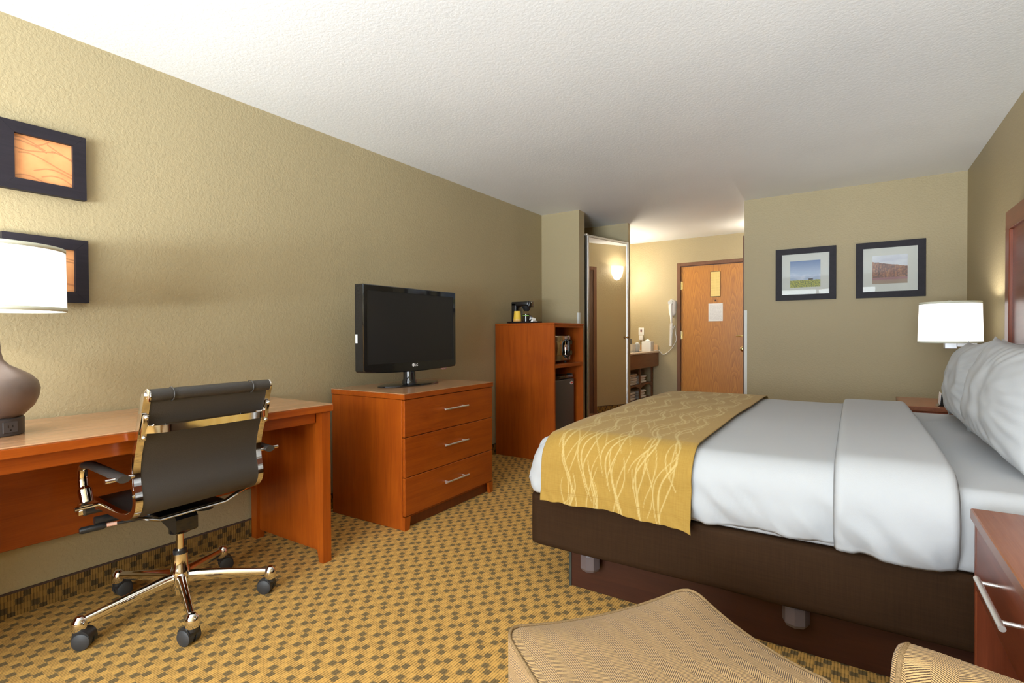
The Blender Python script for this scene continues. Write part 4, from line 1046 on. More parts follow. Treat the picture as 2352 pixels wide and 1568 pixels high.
for k in range(5): kb.cyl((-0.02, 0.115, 0.393+k*0.006), (-0.02, 0.115, 0.397+k*0.006), 0.018 if k % 2 else 0.016, seg=18)
kb.cyl((-0.02, 0.115, 0.376), (-0.02, 0.115, 0.393), 0.034, 0.030, seg=12); kb.build('adjust_knob', M_BLACKPL, OC)
# gas lift and five star base
MB().cyl((0, 0, 0.24), (0, 0, 0.33), 0.0135, seg=20).build('gas_lift', M_CHROME, OC)
MB().cyl((0, 0, 0.228), (0, 0, 0.243), 0.025, seg=24).build('lift_collar', M_BLACKPL, OC)
MB().lathe([(0, 0.06), (0.024, 0.06), (0.028, 0.075), (0.036, 0.09), (0.038, 0.13), (0.034, 0.165), (0.030, 0.175), (0.0285, 0.228), (0.0, 0.228)], (0, 0, 0), 32, cap=False).build('hub', M_CHROME, OC)
for k in range(5):
    a = math.radians(-21+72*k-3.2+3); ca, sa = math.cos(a), math.sin(a)
    def rp(r, z, t=0.0): return (ca*r-sa*t, sa*r+ca*t, z)
    lg = MB().tube([rp(0.02, 0.125), rp(0.06, 0.125), rp(0.18, 0.112), rp(0.325, 0.092)], [0.022, 0.021, 0.018, 0.0145], 16, flat=(0.85, 1.2)).build('base_leg', M_CHROME, OC, 50)
    MB().lathe([(0.0, 0.064), (0.0225, 0.064), (0.0245, 0.070), (0.0245, 0.088), (0.021, 0.103), (0.012, 0.114), (0.0, 0.117)], rp(0.342, 0), 20, cap=False).build('leg_cap', M_CHROME, lg)
    sw = a+[0.6, -0.4, 2.2, 1.3, -0.8][k]
    cs_ = MB(); cx_, cy_, _ = rp(0.342, 0)
    dx, dy = math.cos(sw), math.sin(sw)       # rolling direction
    ox, oy = cx_-dx*0.016, cy_-dy*0.016
    for s in (-1, 1):
        q0 = (ox-dy*s*0.006, oy+dx*s*0.006, 0.030); q1 = (ox-dy*s*0.026, oy+dx*s*0.026, 0.030); q2 = (ox-dy*s*0.030, oy+dx*s*0.030, 0.030)
        cs_.tube([q0, q1, q2], [0.030, 0.030, 0.023], 22)
    cst = cs_.build('caster', M_RUBBER, OC, 50)
    hood = MB()
    hood.tube([(ox-dy*-0.0245, oy+dx*-0.0245, 0.040), (ox-dy*0.0245, oy+dx*0.0245, 0.040)], 0.029, 18)
    hood.cyl((cx_, cy_, 0.050), (cx_, cy_, 0.066), 0.021, seg=16)
    hood.build('caster_hood', M_BLACKPL, cst, 50)

# ------------------------------------------------------------------ ottoman
oA, oB = Vector((-0.715, 1.041)), Vector((-0.389, 1.494))
ea = (oB-oA).normalized(); eb = Vector((ea.y, -ea.x))
OLA, OLB = 0.572, 0.470
oc = oA+ea*(OLA/2-0.005)+eb*(OLB/2)
ot = thing('ottoman', 'tan herringbone tweed ottoman with corded edges on the carpet', 'ottoman', (oc.x, oc.y, 0), math.atan2(ea.y, ea.x))
# local X along ea (towards the bed), local -Y along eb
def ring_pts(a, b, r, n=12, sagxy=0.0):
    pts = []
    for q in range(4):
        cx_, cy_ = [(a-r, b-r), (-(a-r), b-r), (-(a-r), -(b-r)), (a-r, -(b-r))][q]
        for k in range(n):
            an = q*PI/2+PI/2*k/(n-1); pts.append((cx_+r*math.cos(an), cy_+r*math.sin(an)))
        nx_ = [(-(a-r), b), (-a, -(b-r)), (a-r, -b), (a, b-r)][q]; p_ = pts[-1]
        for k in range(1, 14): t = k/14; pts.append((p_[0]+(nx_[0]-p_[0])*t, p_[1]+(nx_[1]-p_[1])*t))
    out = []
    for (x, y) in pts:
        fx = 1-sagxy*(1-(y/b)**2) if abs(x) > abs(y)*a/b else 1; fy = 1-sagxy*(1-(x/a)**2) if abs(y) >= abs(x)*b/a else 1
        out.append((x*fx, y*fy))
    return out
def puff(x, y): return 0.016*((x/(OLA/2))**2*(y/(OLB/2))**2)-0.010*(1-(x/(OLA/2))**2)*(1-(y/(OLB/2))**2)*0-0.012*(max(abs(x)/(OLA/2), abs(y)/(OLB/2))**6)*(1-min(abs(x)/(OLA/2), abs(y)/(OLB/2))**2)
def cushion(a, b, r, z0, z1, er):
    rows = []
    for k in range(5): an = PI/2*k/4; rows.append([(x, y, z0+er-er*math.cos(an)*1.0) for x, y in ring_pts(a-er+er*math.sin(an), b-er+er*math.sin(an), r, sagxy=0.03)])
    for k in range(7): t = (k+1)/8; rows.append([(x, y, z0+er+(z1-er-z0-er)*t) for x, y in ring_pts(a, b, r, sagxy=0.03)])
    for k in range(6): an = PI/2*k/5; rows.append([(x, y, z1-er+er*math.sin(an)+puff(x, y)) for x, y in ring_pts(a-er+er*math.cos(an), b-er+er*math.cos(an), r, sagxy=0.03)])
    for s in (0.9, 0.75, 0.55, 0.35, 0.15):
        rows.append([(x*s, y*s, z1+0.020*(1-s*s)+puff(x*s, y*s)) for x, y in ring_pts(a-er, b-er, r, sagxy=0.03)])
    m = MB().grid(rows, closed_j=True); n = len(rows[0]); m.f.append(tuple(range(n-1, -1, -1))); m.f.append(tuple((len(rows)-1)*n+k for k in range(n)))
    return m
def uv_top(co):
    # unfold the sides outward so the weave runs on over the edge
    a, b = OLA/2, OLB/2
    d = 0.42-co.z if co.z < 0.40 else 0.0
    if abs(co.x)/a > abs(co.y)/b: return (co.x+math.copysign(d, co.x), co.y)
    return (co.x, co.y+math.copysign(d, co.y))
def uv_h(co):
    u, v = uv_top(co); return (v, u)
cm_ = cushion(OLA/2, OLB/2, 0.055, 0.255, 0.413, 0.018); cm_.uv = uv_top; cm_.build('cushion', M_HERR, ot, 70)
bd_ = cushion(OLA/2-0.006, OLB/2-0.006, 0.05, 0.075, 0.258, 0.012); bd_.uv = uv_top; bd_.build('upholstered_base', M_HERR, ot, 70)
for zz_, er in ((0.406, 0.006),):
    MB().tube([(x, y, zz_+puff(x, y)+0.004) for x, y in ring_pts(OLA/2-0.003, OLB/2-0.003, 0.055, sagxy=0.03)], 0.0042, 8, closed=True).build('piping', M_PIPE, ot, 60)
MB().tube([(x, y, 0.258) for x, y in ring_pts(OLA/2-0.002, OLB/2-0.002, 0.055, sagxy=0.03)], 0.005, 8, closed=True).build('piping', M_PIPE, ot, 60)
for sx in (-1, 1):
    for sy in (-1, 1):
        MB().tube([(sx*(OLA/2-0.06), sy*(OLB/2-0.06), 0.0), (sx*(OLA/2-0.055), sy*(OLB/2-0.055), 0.08)], [0.016, 0.024], 12).build('leg', M_MAHOG_Z, ot)

# ------------------------------------------------------------------ armchair (mostly below and beside the frame)
ad = math.radians(-14)
ach = thing('armchair', 'tan herringbone tweed armchair with rounded arms beside the bed', 'armchair', (0.322, 0.715, 0), ad)
# local -X faces the ottoman; width along Y
AW, AL = 0.38, 0.345
def uv_arm(co): return (co.x*0.8+co.z*0.2, co.y*1.0+co.z*0.8)
def arm(s):
    # rounded arm: cross section in Y-Z swept along X with a bulbous front
    yc_ = s*(AW-0.065); rows = []
    st = [(-AL, 0.80), (-AL+0.006, 0.90), (-AL+0.02, 0.97), (-AL+0.05, 1.0), (-0.15, 1.0), (0.05, 0.98), (0.16, 0.96), (0.24, 0.95)]
    for (x, k) in st:
        r = []
        hz_ = (0.602 if x < -0.2 else 0.602-0.02*(x+0.2))
        wv = 0.066
        for q in range(40):
            an = 2*PI*q/40
            cy_, cz_ = math.cos(an), math.sin(an)
            e = 0.55
            y_ = wv*k*math.copysign(abs(cy_)**e, cy_); z_ = math.copysign(abs(cz_)**e, cz_)
            z_ = hz_-0.26+z_*0.26*(0.85+0.15*k) 
            r.append((x, yc_+y_, z_))
        rows.append(r)
    m = MB().grid(rows, closed_j=True); n = len(rows[0]); m.f.append(tuple(range(n-1, -1, -1))); m.f.append(tuple((len(rows)-1)*n+k for k in range(n)))
    m.uv = uv_arm
    o = m.build('arm', M_HERR, ach, 70)
    # cord round the arm's front panel
    pts = []
    for q in range(48):
        an = 2*PI*q/48; cy_, cz_ = math.cos(an), math.sin(an); e = 0.55
        pts.append((-AL+0.012, yc_+0.064*0.95*math.copysign(abs(cy_)**e, cy_), 0.342+0.255*math.copysign(abs(cz_)**e, cz_)))
    MB().tube(pts, 0.005, 8, closed=True).build('piping', M_PIPE, o, 60)
arm(1); arm(-1)
def soft(x0, x1, y0, y1, z0, z1, bev): return MB().box(x0, x1, y0, y1, z0, z1, bev, 4)
q_ = soft(-0.33, 0.14, -AW+0.125, AW-0.125, 0.30, 0.44, 0.035); q_.uv = lambda co: (co.y, co.x+co.z); q_.build('seat_cushion', M_HERR, ach, 60)
q_ = soft(-0.32, 0.22, -AW+0.12, AW-0.12, 0.10, 0.305, 0.02); q_.uv = lambda co: (co.y, co.x+co.z); q_.build('seat_base', M_HERR, ach, 60)
q_ = soft(0.09, 0.235, -AW+0.02, AW-0.02, 0.12, 0.83, 0.05); q_.xf(Matrix.Translation((0.2, 0, 0.3)) @ Matrix.Rotation(0.06, 4, 'Y') @ Matrix.Translation((-0.2, 0, -0.3))); q_.uv = lambda co: (co.y, co.z+co.x); q_.build('backrest', M_HERR, ach, 60)
for sx in (-0.28, 0.18):
    for sy in (-0.31, 0.31):
        MB().tube([(sx, sy, 0.0), (sx, sy, 0.13)], [0.017, 0.025], 12).build('leg', M_MAHOG_Z, ach)

# ------------------------------------------------------------------ framed pictures
def frame_x(y0, y1, z0, z1, bw, label, art_fn, group):
    """picture on the left wall, facing +x"""
    p = thing('framed_picture', label, 'picture', (XL, (y0+y1)/2, (z0+z1)/2), 0, group)
    a, b = (y1-y0)/2, (z1-z0)/2
    for nm, poly in (('frame_rail', [(-a, b), (a, b), (a-bw, b-bw), (-a+bw, b-bw)]), ('frame_rail', [(-a, -b), (-a+bw, -b+bw), (a-bw, -b+bw), (a, -b)]), ('frame_stile', [(-a, -b), (-a, b), (-a+bw, b-bw), (-a+bw, -b+bw)]), ('frame_stile', [(a, -b), (a-bw, -b+bw), (a-bw, b-bw), (a, b)])):
        cx_ = sum(q[0] for q in poly)/4; cy_ = sum(q[1] for q in poly)/4
        poly = [(cx_+(q[0]-cx_)*0.998, cy_+(q[1]-cy_)*0.998) for q in poly]
        MB().prism(poly, 'x', 0.001, 0.034).build(nm, M_FRAMEBLK, p)
    art_fn(p, a-bw, b-bw)
def orange_art(curves, seed):
    def fn(p, a, b):
        ny, nz = 130, 120; Y, Z = np.meshgrid(np.linspace(-a, a, ny), np.linspace(-b, b, nz), indexing='ij')
        m = np.zeros((ny, nz))
        for cv in curves:
            pts = np.array(cv)*np.array([a, b])
            P = np.array([tuple(v)[:2] for v in catmull([(u, v, 0) for u, v in pts], 14)])
            d = np.full((ny, nz), 9.0)
            for i in range(len(P)-1):
                A_, B_ = P[i], P[i+1]; ab = B_-A_; t = np.clip(((Y-A_[0])*ab[0]+(Z-A_[1])*ab[1])/(ab@ab+1e-12), 0, 1)
                d = np.minimum(d, np.hypot(Y-A_[0]-t*ab[0], Z-A_[1]-t*ab[1]))
            line = np.clip((0.0024-d)/0.001+0.5, 0, 1)-0.45*np.clip((0.0008-d)/0.0006+0.5, 0, 1)
            m = np.maximum(m, line)
        me = bpy.data.meshes.new('art_panel'); idx = np.arange(ny*nz).reshape(ny, nz)
        faces = np.stack([idx[:-1, :-1], idx[1:, :-1], idx[1:, 1:], idx[:-1, 1:]], -1).reshape(-1, 4)
        v = np.stack([np.full(Y.shape, 0.016), Y, Z], -1).reshape(-1, 3); me.from_pydata(v.tolist(), [], faces.tolist())
        at = me.attributes.new('print', 'FLOAT', 'POINT'); at.data.foreach_set('value', m.reshape(-1).astype(np.float32))
        if 'orange_line_art' not in MATS:
            mt, nt, bb = new_mat('orange_line_art'); A = N(nt, 'ShaderNodeAttribute', attribute_name='print')
            g = noise_(nt, coords(nt), 14, 3)
            base = ramp(nt, g, [(0.3, (0.66, 0.27, 0.10)), (0.7, (0.78, 0.36, 0.14))])
            L(nt, mixc(nt, math_(nt, 'MULTIPLY', A.outputs['Fac'], 0.8), base, (0.36, 0.13, 0.055)), bb.inputs['Base Color']); bb.inputs['Roughness'].default_value = 0.35
            MATS['orange_line_art'] = mt
        me.materials.append(MATS['orange_line_art']); o = bpy.data.objects.new('art_panel', me); COL.objects.link(o); o.parent = p
    return fn
cur1 = [[(-1, 0.88), (-0.6, 0.85), (-0.1, 0.6), (0.05, 0.52)], [(-1, 0.74), (-0.7, 0.72), (-0.25, 0.60), (0.1, 0.42)], [(-1, 0.40), (-0.6, 0.34), (-0.1, 0.42), (0.4, 0.52)], [(-0.3, 0.62), (0.0, 0.78), (0.2, 0.95)], [(0.15, 0.80), (0.5, 0.58), (1, 0.28)], [(0.3, 0.55), (0.7, 0.45), (1, 0.33)], [(-0.82, 0.20), (-0.5, 0.24), (-0.1, 0.12), (0.5, -0.18), (1, -0.40)], [(-0.32, -0.50), (0.1, -0.32), (0.5, -0.34), (1, -0.55)], [(-0.05, -0.72), (0.3, -0.60), (0.65, -0.64), (1, -0.86)], [(-1, -0.86), (-0.6, -0.76), (-0.2, -0.86), (0.3, -1.15)]]
cur2 = [[(-1, 0.95), (-0.3, 0.70), (0.3, 0.52), (1, 0.40)], [(-1, 0.30), (-0.2, 0.55), (0.4, 0.62), (1, 0.52)], [(-0.9, 0.15), (-0.1, 0.22), (0.35, 0.18), (0.62, 0.02)], [(-1, -0.15), (-0.2, -0.35), (0.3, -0.52), (1, -0.70)], [(-1, -0.75), (-0.2, -0.58), (0.4, -0.55), (1, -0.66)], [(-1, 0.6), (-0.6, 0.3), (-0.2, 0.1)]]
frame_x(0.612, 0.892, 1.734, 2.008, 0.046, 'upper of two small dark framed orange pictures above the desk', orange_art(cur1, 1), 'orange pictures above the desk')
frame_x(0.616, 0.895, 1.284, 1.557, 0.046, 'lower of two small dark framed orange pictures, half behind the lampshade', orange_art(cur2, 2), 'orange pictures above the desk')

def landscape(kind):
    m, nt, b = new_mat('landscape_photo_'+kind)
    v = coords(nt); sep = N(nt, 'ShaderNodeSeparateXYZ'); L(nt, v, sep.inputs[0])
    X, Z = sep.outputs[0], sep.outputs[2]
    if kind == 'field':
        cl = noise_(nt, coords(nt, 'Object', (9, 1, 26)), 1.0, 4, 0.6, 0.8)
        sky = mixc(nt, ramp(nt, Z, [(0.0, 0.0), (0.13, 1.0)]), (0.30, 0.38, 0.52), (0.045, 0.115, 0.29))
        n = nt.nodes[-1]
        sky = mixc(nt, ramp(nt, math_(nt, 'SUBTRACT', cl, math_(nt, 'MULTIPLY', Z, 1.8)), [(0.50, 0.0), (0.72, 0.75)]), sky, (0.55, 0.58, 0.66))
        fl = noise_(nt, coords(nt, 'Object', (150, 1, 120)), 1.0, 2)
        fld = ramp(nt, fl, [(0.38, (0.055, 0.075, 0.012)), (0.52, (0.28, 0.30, 0.03)), (0.68, (0.60, 0.52, 0.05))])
        hor = math_(nt, 'ADD', -0.062, math_(nt, 'MULTIPLY', noise_(nt, coords(nt, 'Object', (40, 1, 1)), 1, 2), 0.012))
        c = mixc(nt, math_(nt, 'LESS_THAN', Z, hor), sky, fld)
        barn = math_(nt, 'MULTIPLY', math_(nt, 'LESS_THAN', math_(nt, 'ABSOLUTE', math_(nt, 'SUBTRACT', X, 0.045)), 0.018), math_(nt, 'LESS_THAN', math_(nt, 'ABSOLUTE', math_(nt, 'ADD', Z, 0.050)), 0.006))
        c = mixc(nt, barn, c, (0.03, 0.025, 0.03))
    else:
        sky = ramp(nt, noise_(nt, coords(nt, 'Object', (6, 1, 18)), 1.0, 4), [(0.35, (0.50, 0.52, 0.60)), (0.65, (0.64, 0.67, 0.70))])
        tr_ = noise_(nt, coords(nt, 'Object', (85, 1, 75)), 1.0, 3, 0.6)
        tone = noise_(nt, coords(nt, 'Object', (22, 1, 10)), 1.0, 2)
        hill = ramp(nt, math_(nt, 'ADD', math_(nt, 'MULTIPLY', tr_, 0.65), math_(nt, 'MULTIPLY', tone, 0.35)), [(0.36, (0.05, 0.03, 0.025)), (0.5, (0.19, 0.075, 0.045)), (0.62, (0.36, 0.16, 0.07))])
        ridge = math_(nt, 'ADD', 0.035, math_(nt, 'ADD', math_(nt, 'MULTIPLY', X, -0.20), math_(nt, 'MULTIPLY', noise_(nt, coords(nt, 'Object', (30, 1, 1)), 1, 3), 0.02)))
        c = mixc(nt, math_(nt, 'LESS_THAN', Z, ridge), sky, hill)
        fg = ramp(nt, math_(nt, 'MULTIPLY', math_(nt, 'ADD', Z, 0.125), 14.0), [(0.0, (0.26, 0.19, 0.12)), (0.45, (0.27, 0.17, 0.12)), (0.62, (0.24, 0.10, 0.10)), (0.9, (0.26, 0.13, 0.12))])
        c = mixc(nt, math_(nt, 'LESS_THAN', Z, -0.068), c, fg)
    L(nt, c, b.inputs['Base Color']); b.inputs['Roughness'].default_value = 0.5; return m
def frame_y(x0, x1, z0, z1, bw, label, kind):
    p = thing('framed_picture', label, 'picture', ((x0+x1)/2, YB, (z0+z1)/2), 0, 'landscape pictures on the back wall')
    a, b = (x1-x0)/2, (z1-z0)/2
    for nm, poly in (('frame_rail', [(-a, b), (a, b), (a-bw, b-bw), (-a+bw, b-bw)]), ('frame_rail', [(-a, -b), (-a+bw, -b+bw), (a-bw, -b+bw), (a, -b)]), ('frame_stile', [(-a, -b), (-a, b), (-a+bw, b-bw), (-a+bw, -b+bw)]), ('frame_stile', [(a, -b), (a-bw, -b+bw), (a-bw, b-bw), (a, b)])):
        MB().prism(poly, 'y', -0.030, -0.001).build(nm, M_FRAMEBLK, p)
    MB().box(-a+bw, a-bw, -0.014, -0.010, -b+bw, b-bw).build('mat_board', M_MAT, p, smooth=0)
    MB().box(-0.122, 0.122, -0.0150, -0.0142, -0.122, 0.122).build('photo_print', landscape(kind), p, smooth=0)
    MB().box(-a+bw, a-bw, -0.0185, -0.0170, -b+bw, b-bw).build('glazing', M_PANE, p, smooth=0)
frame_y(-0.617, -0.130, 1.446, 1.925, 0.052, 'black framed landscape with blue sky over a yellow green field', 'field')
frame_y(0.017, 0.502, 1.443, 1.922, 0.052, 'black framed landscape with a pale sky over an autumn wooded hill', 'hill')

# ------------------------------------------------------------------ vanity in the hall
VXF = -2.290; VY0, VY1 = 5.985, 7.245
vn = thing('vanity', 'wooden bathroom vanity with pale counter and open towel shelves in the hall', 'vanity', (-2.57, 6.6, 0))
def V_(name, mat, x0, x1, y0, y1, z0, z1, bev=0.003): return B(name, mat, vn, x0+2.57, x1+2.57, y0-6.6, y1-6.6, z0, z1, bev=bev)
M_COUNTER = plain('cream_counter', (0.66, 0.54, 0.42), 0.3, var=0.06)
V_('countertop', M_COUNTER, XL+0.004, VXF+0.012, VY0, VY1+0.008, 0.877, 0.900, bev=0.004)
V_('apron', M_VANITY, VXF-0.02, VXF, VY0, VY1, 0.692, 0.876)
V_('backsplash', plain('tan_splash', (0.50, 0.34, 0.19), 0.4), XL+0.02, VXF-0.01, VY1-0.012, VY1+0.008, 0.900, 0.985)
SXF = -2.362
for y in (6.21, 6.70, 7.195): V_('shelf_post', M_VANITYZ, SXF-0.022, SXF, y-0.016, y+0.016, 0.0, 0.692)
for y in (6.21, 6.70, 7.195): V_('shelf_post', M_VANITYZ, -2.80, -2.778, y-0.016, y+0.016, 0.0, 0.692)
for z in (0.265, 0.470):
    V_('shelf_board', M_VANITY, -2.80, SXF-0.001, 6.20, 7.205, z-0.018, z)
    for ya, yb in ((6.226, 6.684), (6.716, 7.179)):
        n_ = 14; poly = [(ya-6.6, z-0.018), (yb-6.6, z-0.018)]
        for k in range(n_+1): t = k/n_; poly.append((yb-6.6+(ya-yb)*t, z-0.019-0.040*(abs(2*t-1)**2.4)))
        MB().prism(poly, 'x', SXF-0.018+2.57, SXF-0.001+2.57).build('arched_rail', M_VANITY, vn)
V_('base_board', M_VANITY, SXF-0.02, SXF-0.003, 6.226, 7.179, 0.0, 0.06)
def towel(y0, y1, z, h, label, seed):
    # folded towel: rounded fold facing the room
    rows = []; xf2, xb2_ = SXF-0.03, SXF-0.30
    nl = 3
    m = MB()
    for l in range(nl):
        za = z+h*l/nl; zb_ = z+h*(l+1)/nl-0.002; r = (zb_-za)/2; zc_ = (za+zb_)/2
        rows = []
        for i in range(15):
            t = i/14; y = y0+(y1-y0)*t; e = 1-0.25*(abs(2*t-1)**6); rr = []
            wob = 0.006*noise.noise((y*9, l*3.1+seed, seed))
            xe = xf2-0.012*(l % 2)+wob
            for k in range(9): a = -PI/2+PI*k/8; rr.append((xe-r+r*math.cos(a), y, zc_+r*e*math.sin(a)+wob*0.4))
            rr += [(xb2_, y, zc_+r*e), (xb2_, y, zc_-r*e)]
            rows.append(rr)
        m.grid(rows, closed_j=True); nq = len(rows[0]); b0 = len(m.v)-len(rows)*nq
        m.f.append(tuple(b0+k for k in range(nq-1, -1, -1))); m.f.append(tuple(b0+(len(rows)-1)*nq+k for k in range(nq)))
    o = m.build('folded_towel', M_TERRY, None, 60); return tag(o, label, 'towel', 'folded towels under the vanity')
towel(6.74, 7.02, 0.470, 0.105, 'folded white towel alone on the upper vanity shelf next to the wall', 1)
towel(6.36, 6.66, 0.470, 0.060, 'lower folded white towel of the pair on the upper vanity shelf', 2)
towel(6.36, 6.665, 0.531, 0.085, 'upper folded white towel of the pair on the upper vanity shelf', 3)
towel(6.74, 7.01, 0.265, 0.115, 'folded white towel alone on the lower vanity shelf next to the wall', 4)
towel(6.30, 6.60, 0.265, 0.115, 'folded white towel on the lower vanity shelf beside the closet', 5)
# tissue box, tray, cups, canister
tb = thing('tissue_box', 'square white tissue box cover on the vanity counter', 'tissue box', (-2.375, 7.03, 0.900))
MB().box(-0.065, 0.065, -0.065, 0.065, 0.0, 0.135, 0.006, 2).build('box_cover', M_WHITEPL, tb)
rows = []
for i in range(13):
    u = i/12; rr = []
    for j in range(16):
        a = 2*PI*j/16; r = 0.038*math.sin(PI*min(1, 0.25+u*0.75))*(1+0.25*noise.noise((math.cos(a)*2, math.sin(a)*2, u*3)))
        rr.append((r*math.cos(a), r*math.sin(a)*0.7, 0.132+0.034*u))
    rows.append(rr)
mm = MB().grid(rows, closed_j=True); mm.f.append(tuple(12*16+k for k in range(16))); mm.build('tissue', M_PAPER, tb, 60)
vt = tag(MB().box(-2.53, -2.36, 6.48, 6.745, 0.900, 0.908, 0.003).build('vanity_tray', M_BLACKPL, None), 'thin dark tray on the vanity counter', 'tray')
ib = tag(MB().lathe([(0.0, 0.0), (0.046, 0.0), (0.052, 0.095), (0.049, 0.095), (0.044, 0.006), (0.0, 0.006)], (-2.425, 6.55, 0.908), 28, cap=False).build('ice_bucket', M_WHITEPL, None), 'white ice bucket on the dark vanity tray', 'bucket')
M_WRAP = plain('wrapped_cup_plastic', (0.62, 0.66, 0.68), 0.2)
for (x, y, lb) in ((-2.40, 6.655, 'clear plastic wrapped cup next to the white ice bucket'), (-2.405, 6.715, 'clear plastic wrapped cup at the end of the dark vanity tray')):
    c_ = MB().lathe([(0.0, 0.0), (0.024, 0.0), (0.031, 0.085), (0.022, 0.105), (0.006, 0.118), (0.0, 0.118)], (x, y, 0.908), 16, cap=False)
    tag(c_.build('wrapped_cup', M_WRAP, None, 40), lb, 'cup', 'wrapped cups on the vanity tray')
cn = tag(MB().lathe([(0.0, 0.0), (0.045, 0.0), (0.047, 0.004), (0.047, 0.165), (0.043, 0.172), (0.0, 0.172)], (-2.575, 6.83, 0.900), 28, cap=False).build('canister', plain('slate_canister', (0.10, 0.11, 0.11), 0.45), None), 'dark grey cylindrical canister at the back of the vanity counter', 'canister')
# wall outlet with plug
ol = thing('wall_outlet', 'white wall outlet with a test button above the vanity counter', 'outlet', (-2.545, YH, 1.17))
MB().box(-0.040, 0.040, -0.008, 0.0, -0.052, 0.058, 0.003, 2).build('cover_plate', M_WHITEPL, ol)
MB().box(-0.012, 0.012, -0.010, -0.007, 0.0, 0.030, 0.001).build('receptacle', plain('receptacle_dark', (0.12, 0.05, 0.05), 0.5), ol)
MB().box(-0.006, 0.006, -0.012, -0.009, -0.004, 0.004).build('test_button', plain('test_red', (0.55, 0.04, 0.03), 0.4), ol)
# wall hair dryer
hr = thing('hair_dryer', 'white wall mounted hair dryer with a coiled cord beside the entry door', 'hair dryer', (-2.10, YH, 1.50))
hz0 = MB()
rows = []
for i in range(17):
    t = i/16; z = 0.115-0.235*t
    w_ = 0.052*(1-abs(2*t-0.72)**3.2*0.28 if t < 0.72 else 1-(t-0.72)*1.1); w_ = max(0.02, w_)*(math.sqrt(max(0.02, 1-(1-t/0.12)**2)) if t < 0.12 else 1)*(math.sqrt(max(0.05, 1-((t-0.9)/0.1)**2)) if t > 0.9 else 1)
    rows.append([(w_*math.cos(PI*k/10), -0.002-0.062*math.sin(PI*k/10)*(0.8+0.2*math.sin(PI*t)), z) for k in range(11)])
mm = MB().grid(rows); mm.f.append(tuple(range(11))); mm.f.append(tuple(16*11+k for k in range(11))); mm.build('wall_cradle', M_WHITEPL, hr, 60)
MB().lathe([(0.0, -0.012), (0.030, -0.012), (0.034, 0.0), (0.032, 0.014), (0.0, 0.018)], (0, 0, 0), 24, cap=False).xf(Matrix.Translation((-0.006, -0.072, 0.068)) @ Matrix.Rotation(PI/2, 4, 'X')).build('air_grille', plain('grille_grey', (0.42, 0.43, 0.44), 0.5), hr)
MB().tube([(-0.004, -0.066, 0.05), (-0.004, -0.070, 0.0), (-0.002, -0.068, -0.06), (0.0, -0.060, -0.13), (0.0, -0.052, -0.215)], [0.024, 0.022, 0.021, 0.019, 0.014], 16, flat=(1.0, 0.85)).build('handle', M_WHITEPL, hr, 60)
cl = []
for k in range(26*10+1):
    t = k/260; a = 2*PI*26*t
    cl.append((-0.005+0.019*math.cos(a)-0.010*t, -0.035+0.015*math.sin(a), -0.215-0.315*t))
MB().tube(cl, 0.0036, 6).build('coiled_cord', M_WHITEPL, hr, 60)
cord = catmull([(-0.015, -0.03, -0.53), (-0.01, -0.02, -0.40), (0.03, -0.012, -0.25), (0.045, -0.010, -0.36), (0.055, -0.010, -0.44), (0.02, -0.010, -0.52), (-0.03, -0.010, -0.585), (-0.09, -0.010, -0.635), (-0.135, -0.012, -0.645), (-0.170, -0.014, -0.610), (-0.19, -0.018, -0.59), (-0.23, -0.03, -0.592), (-0.32, -0.05, -0.592), (-0.37, -0.03, -0.56), (-0.415, -0.02, -0.47), (-0.435, -0.022, -0.415)], 6)
MB().tube(cord, 0.0042, 8).build('power_cord', M_WHITEPL, hr, 60)
MB().box(-0.468, -0.408, -0.045, -0.008, -0.448, -0.385, 0.005, 2).build('plug', M_WHITEPL, hr)
# vanity light bar over the basin (out of sight behind the closet wall)
vb = thing('vanity_light', 'lit bath bar light on the wall above the vanity', 'light fixture', (XL, 6.62, 1.95))
MB().box(0.0, 0.03, -0.32, 0.32, -0.05, 0.05, 0.005).build('back_plate', M_CHROME, vb)
for y in (-0.22, 0.0, 0.22):
    MB().cyl((0.03, y, 0), (0.06, y, 0), 0.022).build('socket', M_CHROME, vb)
    MB().sphere((0.105, y, 0), 0.05, 18, 12).build('globe', emis('globe_glow', (1.0, 0.90, 0.72), 160.0), vb)
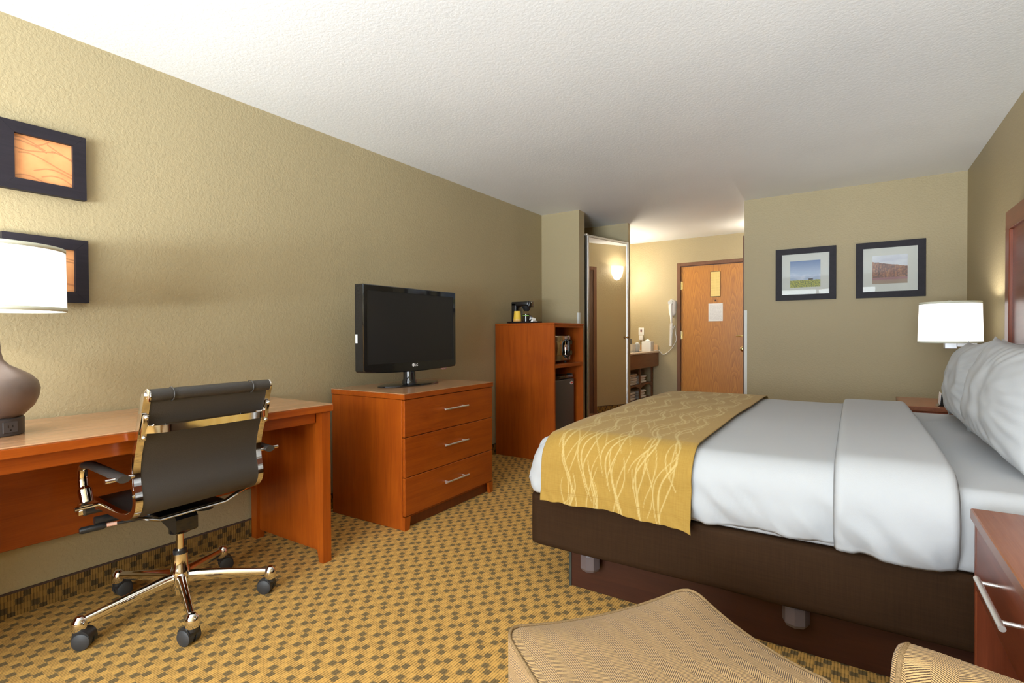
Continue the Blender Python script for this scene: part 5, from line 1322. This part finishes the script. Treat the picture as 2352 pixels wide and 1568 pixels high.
# hall wall sconce (seen in the wardrobe mirror)
sc_ = thing('wall_sconce', 'lit white half bowl wall sconce reflected in the wardrobe mirror', 'sconce', (XH, 6.722, 2.03))
rows = []
for i in range(15):
    t = i/14; z = 0.10-0.205*t; w_ = 0.105*math.sqrt(max(0.0, 1-t**2.3)); dd = 0.085*math.sqrt(max(0.0, 1-t**2.0))
    rows.append([(-max(dd, 0.001)*math.sin(PI*k/16), max(w_, 0.001)*math.cos(PI*k/16), z) for k in range(17)])
def frosted(name, e):
    m = emis(name, (1.0, 0.99, 0.97), e); nt = m.node_tree
    out = [n for n in nt.nodes if n.type == 'OUTPUT_MATERIAL'][0]; b = nt.nodes['Principled BSDF']
    tr_ = N(nt, 'ShaderNodeBsdfTransparent'); mx = N(nt, 'ShaderNodeMixShader'); mx.inputs[0].default_value = 0.45
    L(nt, b.outputs[0], mx.inputs[1]); L(nt, tr_.outputs[0], mx.inputs[2]); L(nt, mx.outputs[0], out.inputs[0]); return m
MB().grid(rows).build('glass_bowl', frosted('sconce_glow', 2.2), sc_, 60)
B('wall_bracket', M_WHITEPL, sc_, -0.02, -0.001, -0.04, 0.04, -0.06, 0.06)
MB().sphere((-0.04, 0.0, 0.05), 0.022, 14, 9).build('bulb', emis('sconce_bulb', (1.0, 0.90, 0.72), 8.0), sc_)
point('sconce_light', (XH-0.055, 6.722, 2.09), 22, (1.0, 0.92, 0.78), 0.02)

# ------------------------------------------------------------------ curtains at the window behind the camera
M_CURT = plain('sheer_curtain', (0.78, 0.78, 0.76), 0.9, spec=0.1, bump=(200, 0.001))
def curtain(x0, x1, label):
    rows = []
    for i in range(81):
        t = i/80; x = x0+(x1-x0)*t; y = YW+0.10+0.028*math.sin(t*2*PI*7)+0.008*math.sin(t*2*PI*17)
        rows.append([(x, y, 0.04), (x, y+0.006*math.sin(t*30), 1.2), (x, y, 2.36)])
    tag(MB().grid(rows).build('curtain', M_CURT, None, 80, solid=0.002), label, 'curtain', 'window curtains')
curtain(-2.80, -2.05, 'white gathered curtain drawn to the desk side of the window')
curtain(0.40, 0.73, 'white gathered curtain drawn to the armchair side of the window')
rd = MB().cyl((-2.82, YW+0.10, 2.375), (0.74, YW+0.10, 2.375), 0.012, seg=14)
ro = tag(rd.build('curtain_rod', M_NICKEL, None), 'thin nickel curtain rod above the window', 'curtain rod')
for x in (-2.75, -1.0, 0.68): MB().box(x-0.01, x+0.01, YW, YW+0.10, 2.365, 2.385).build('rod_bracket', M_NICKEL, ro)
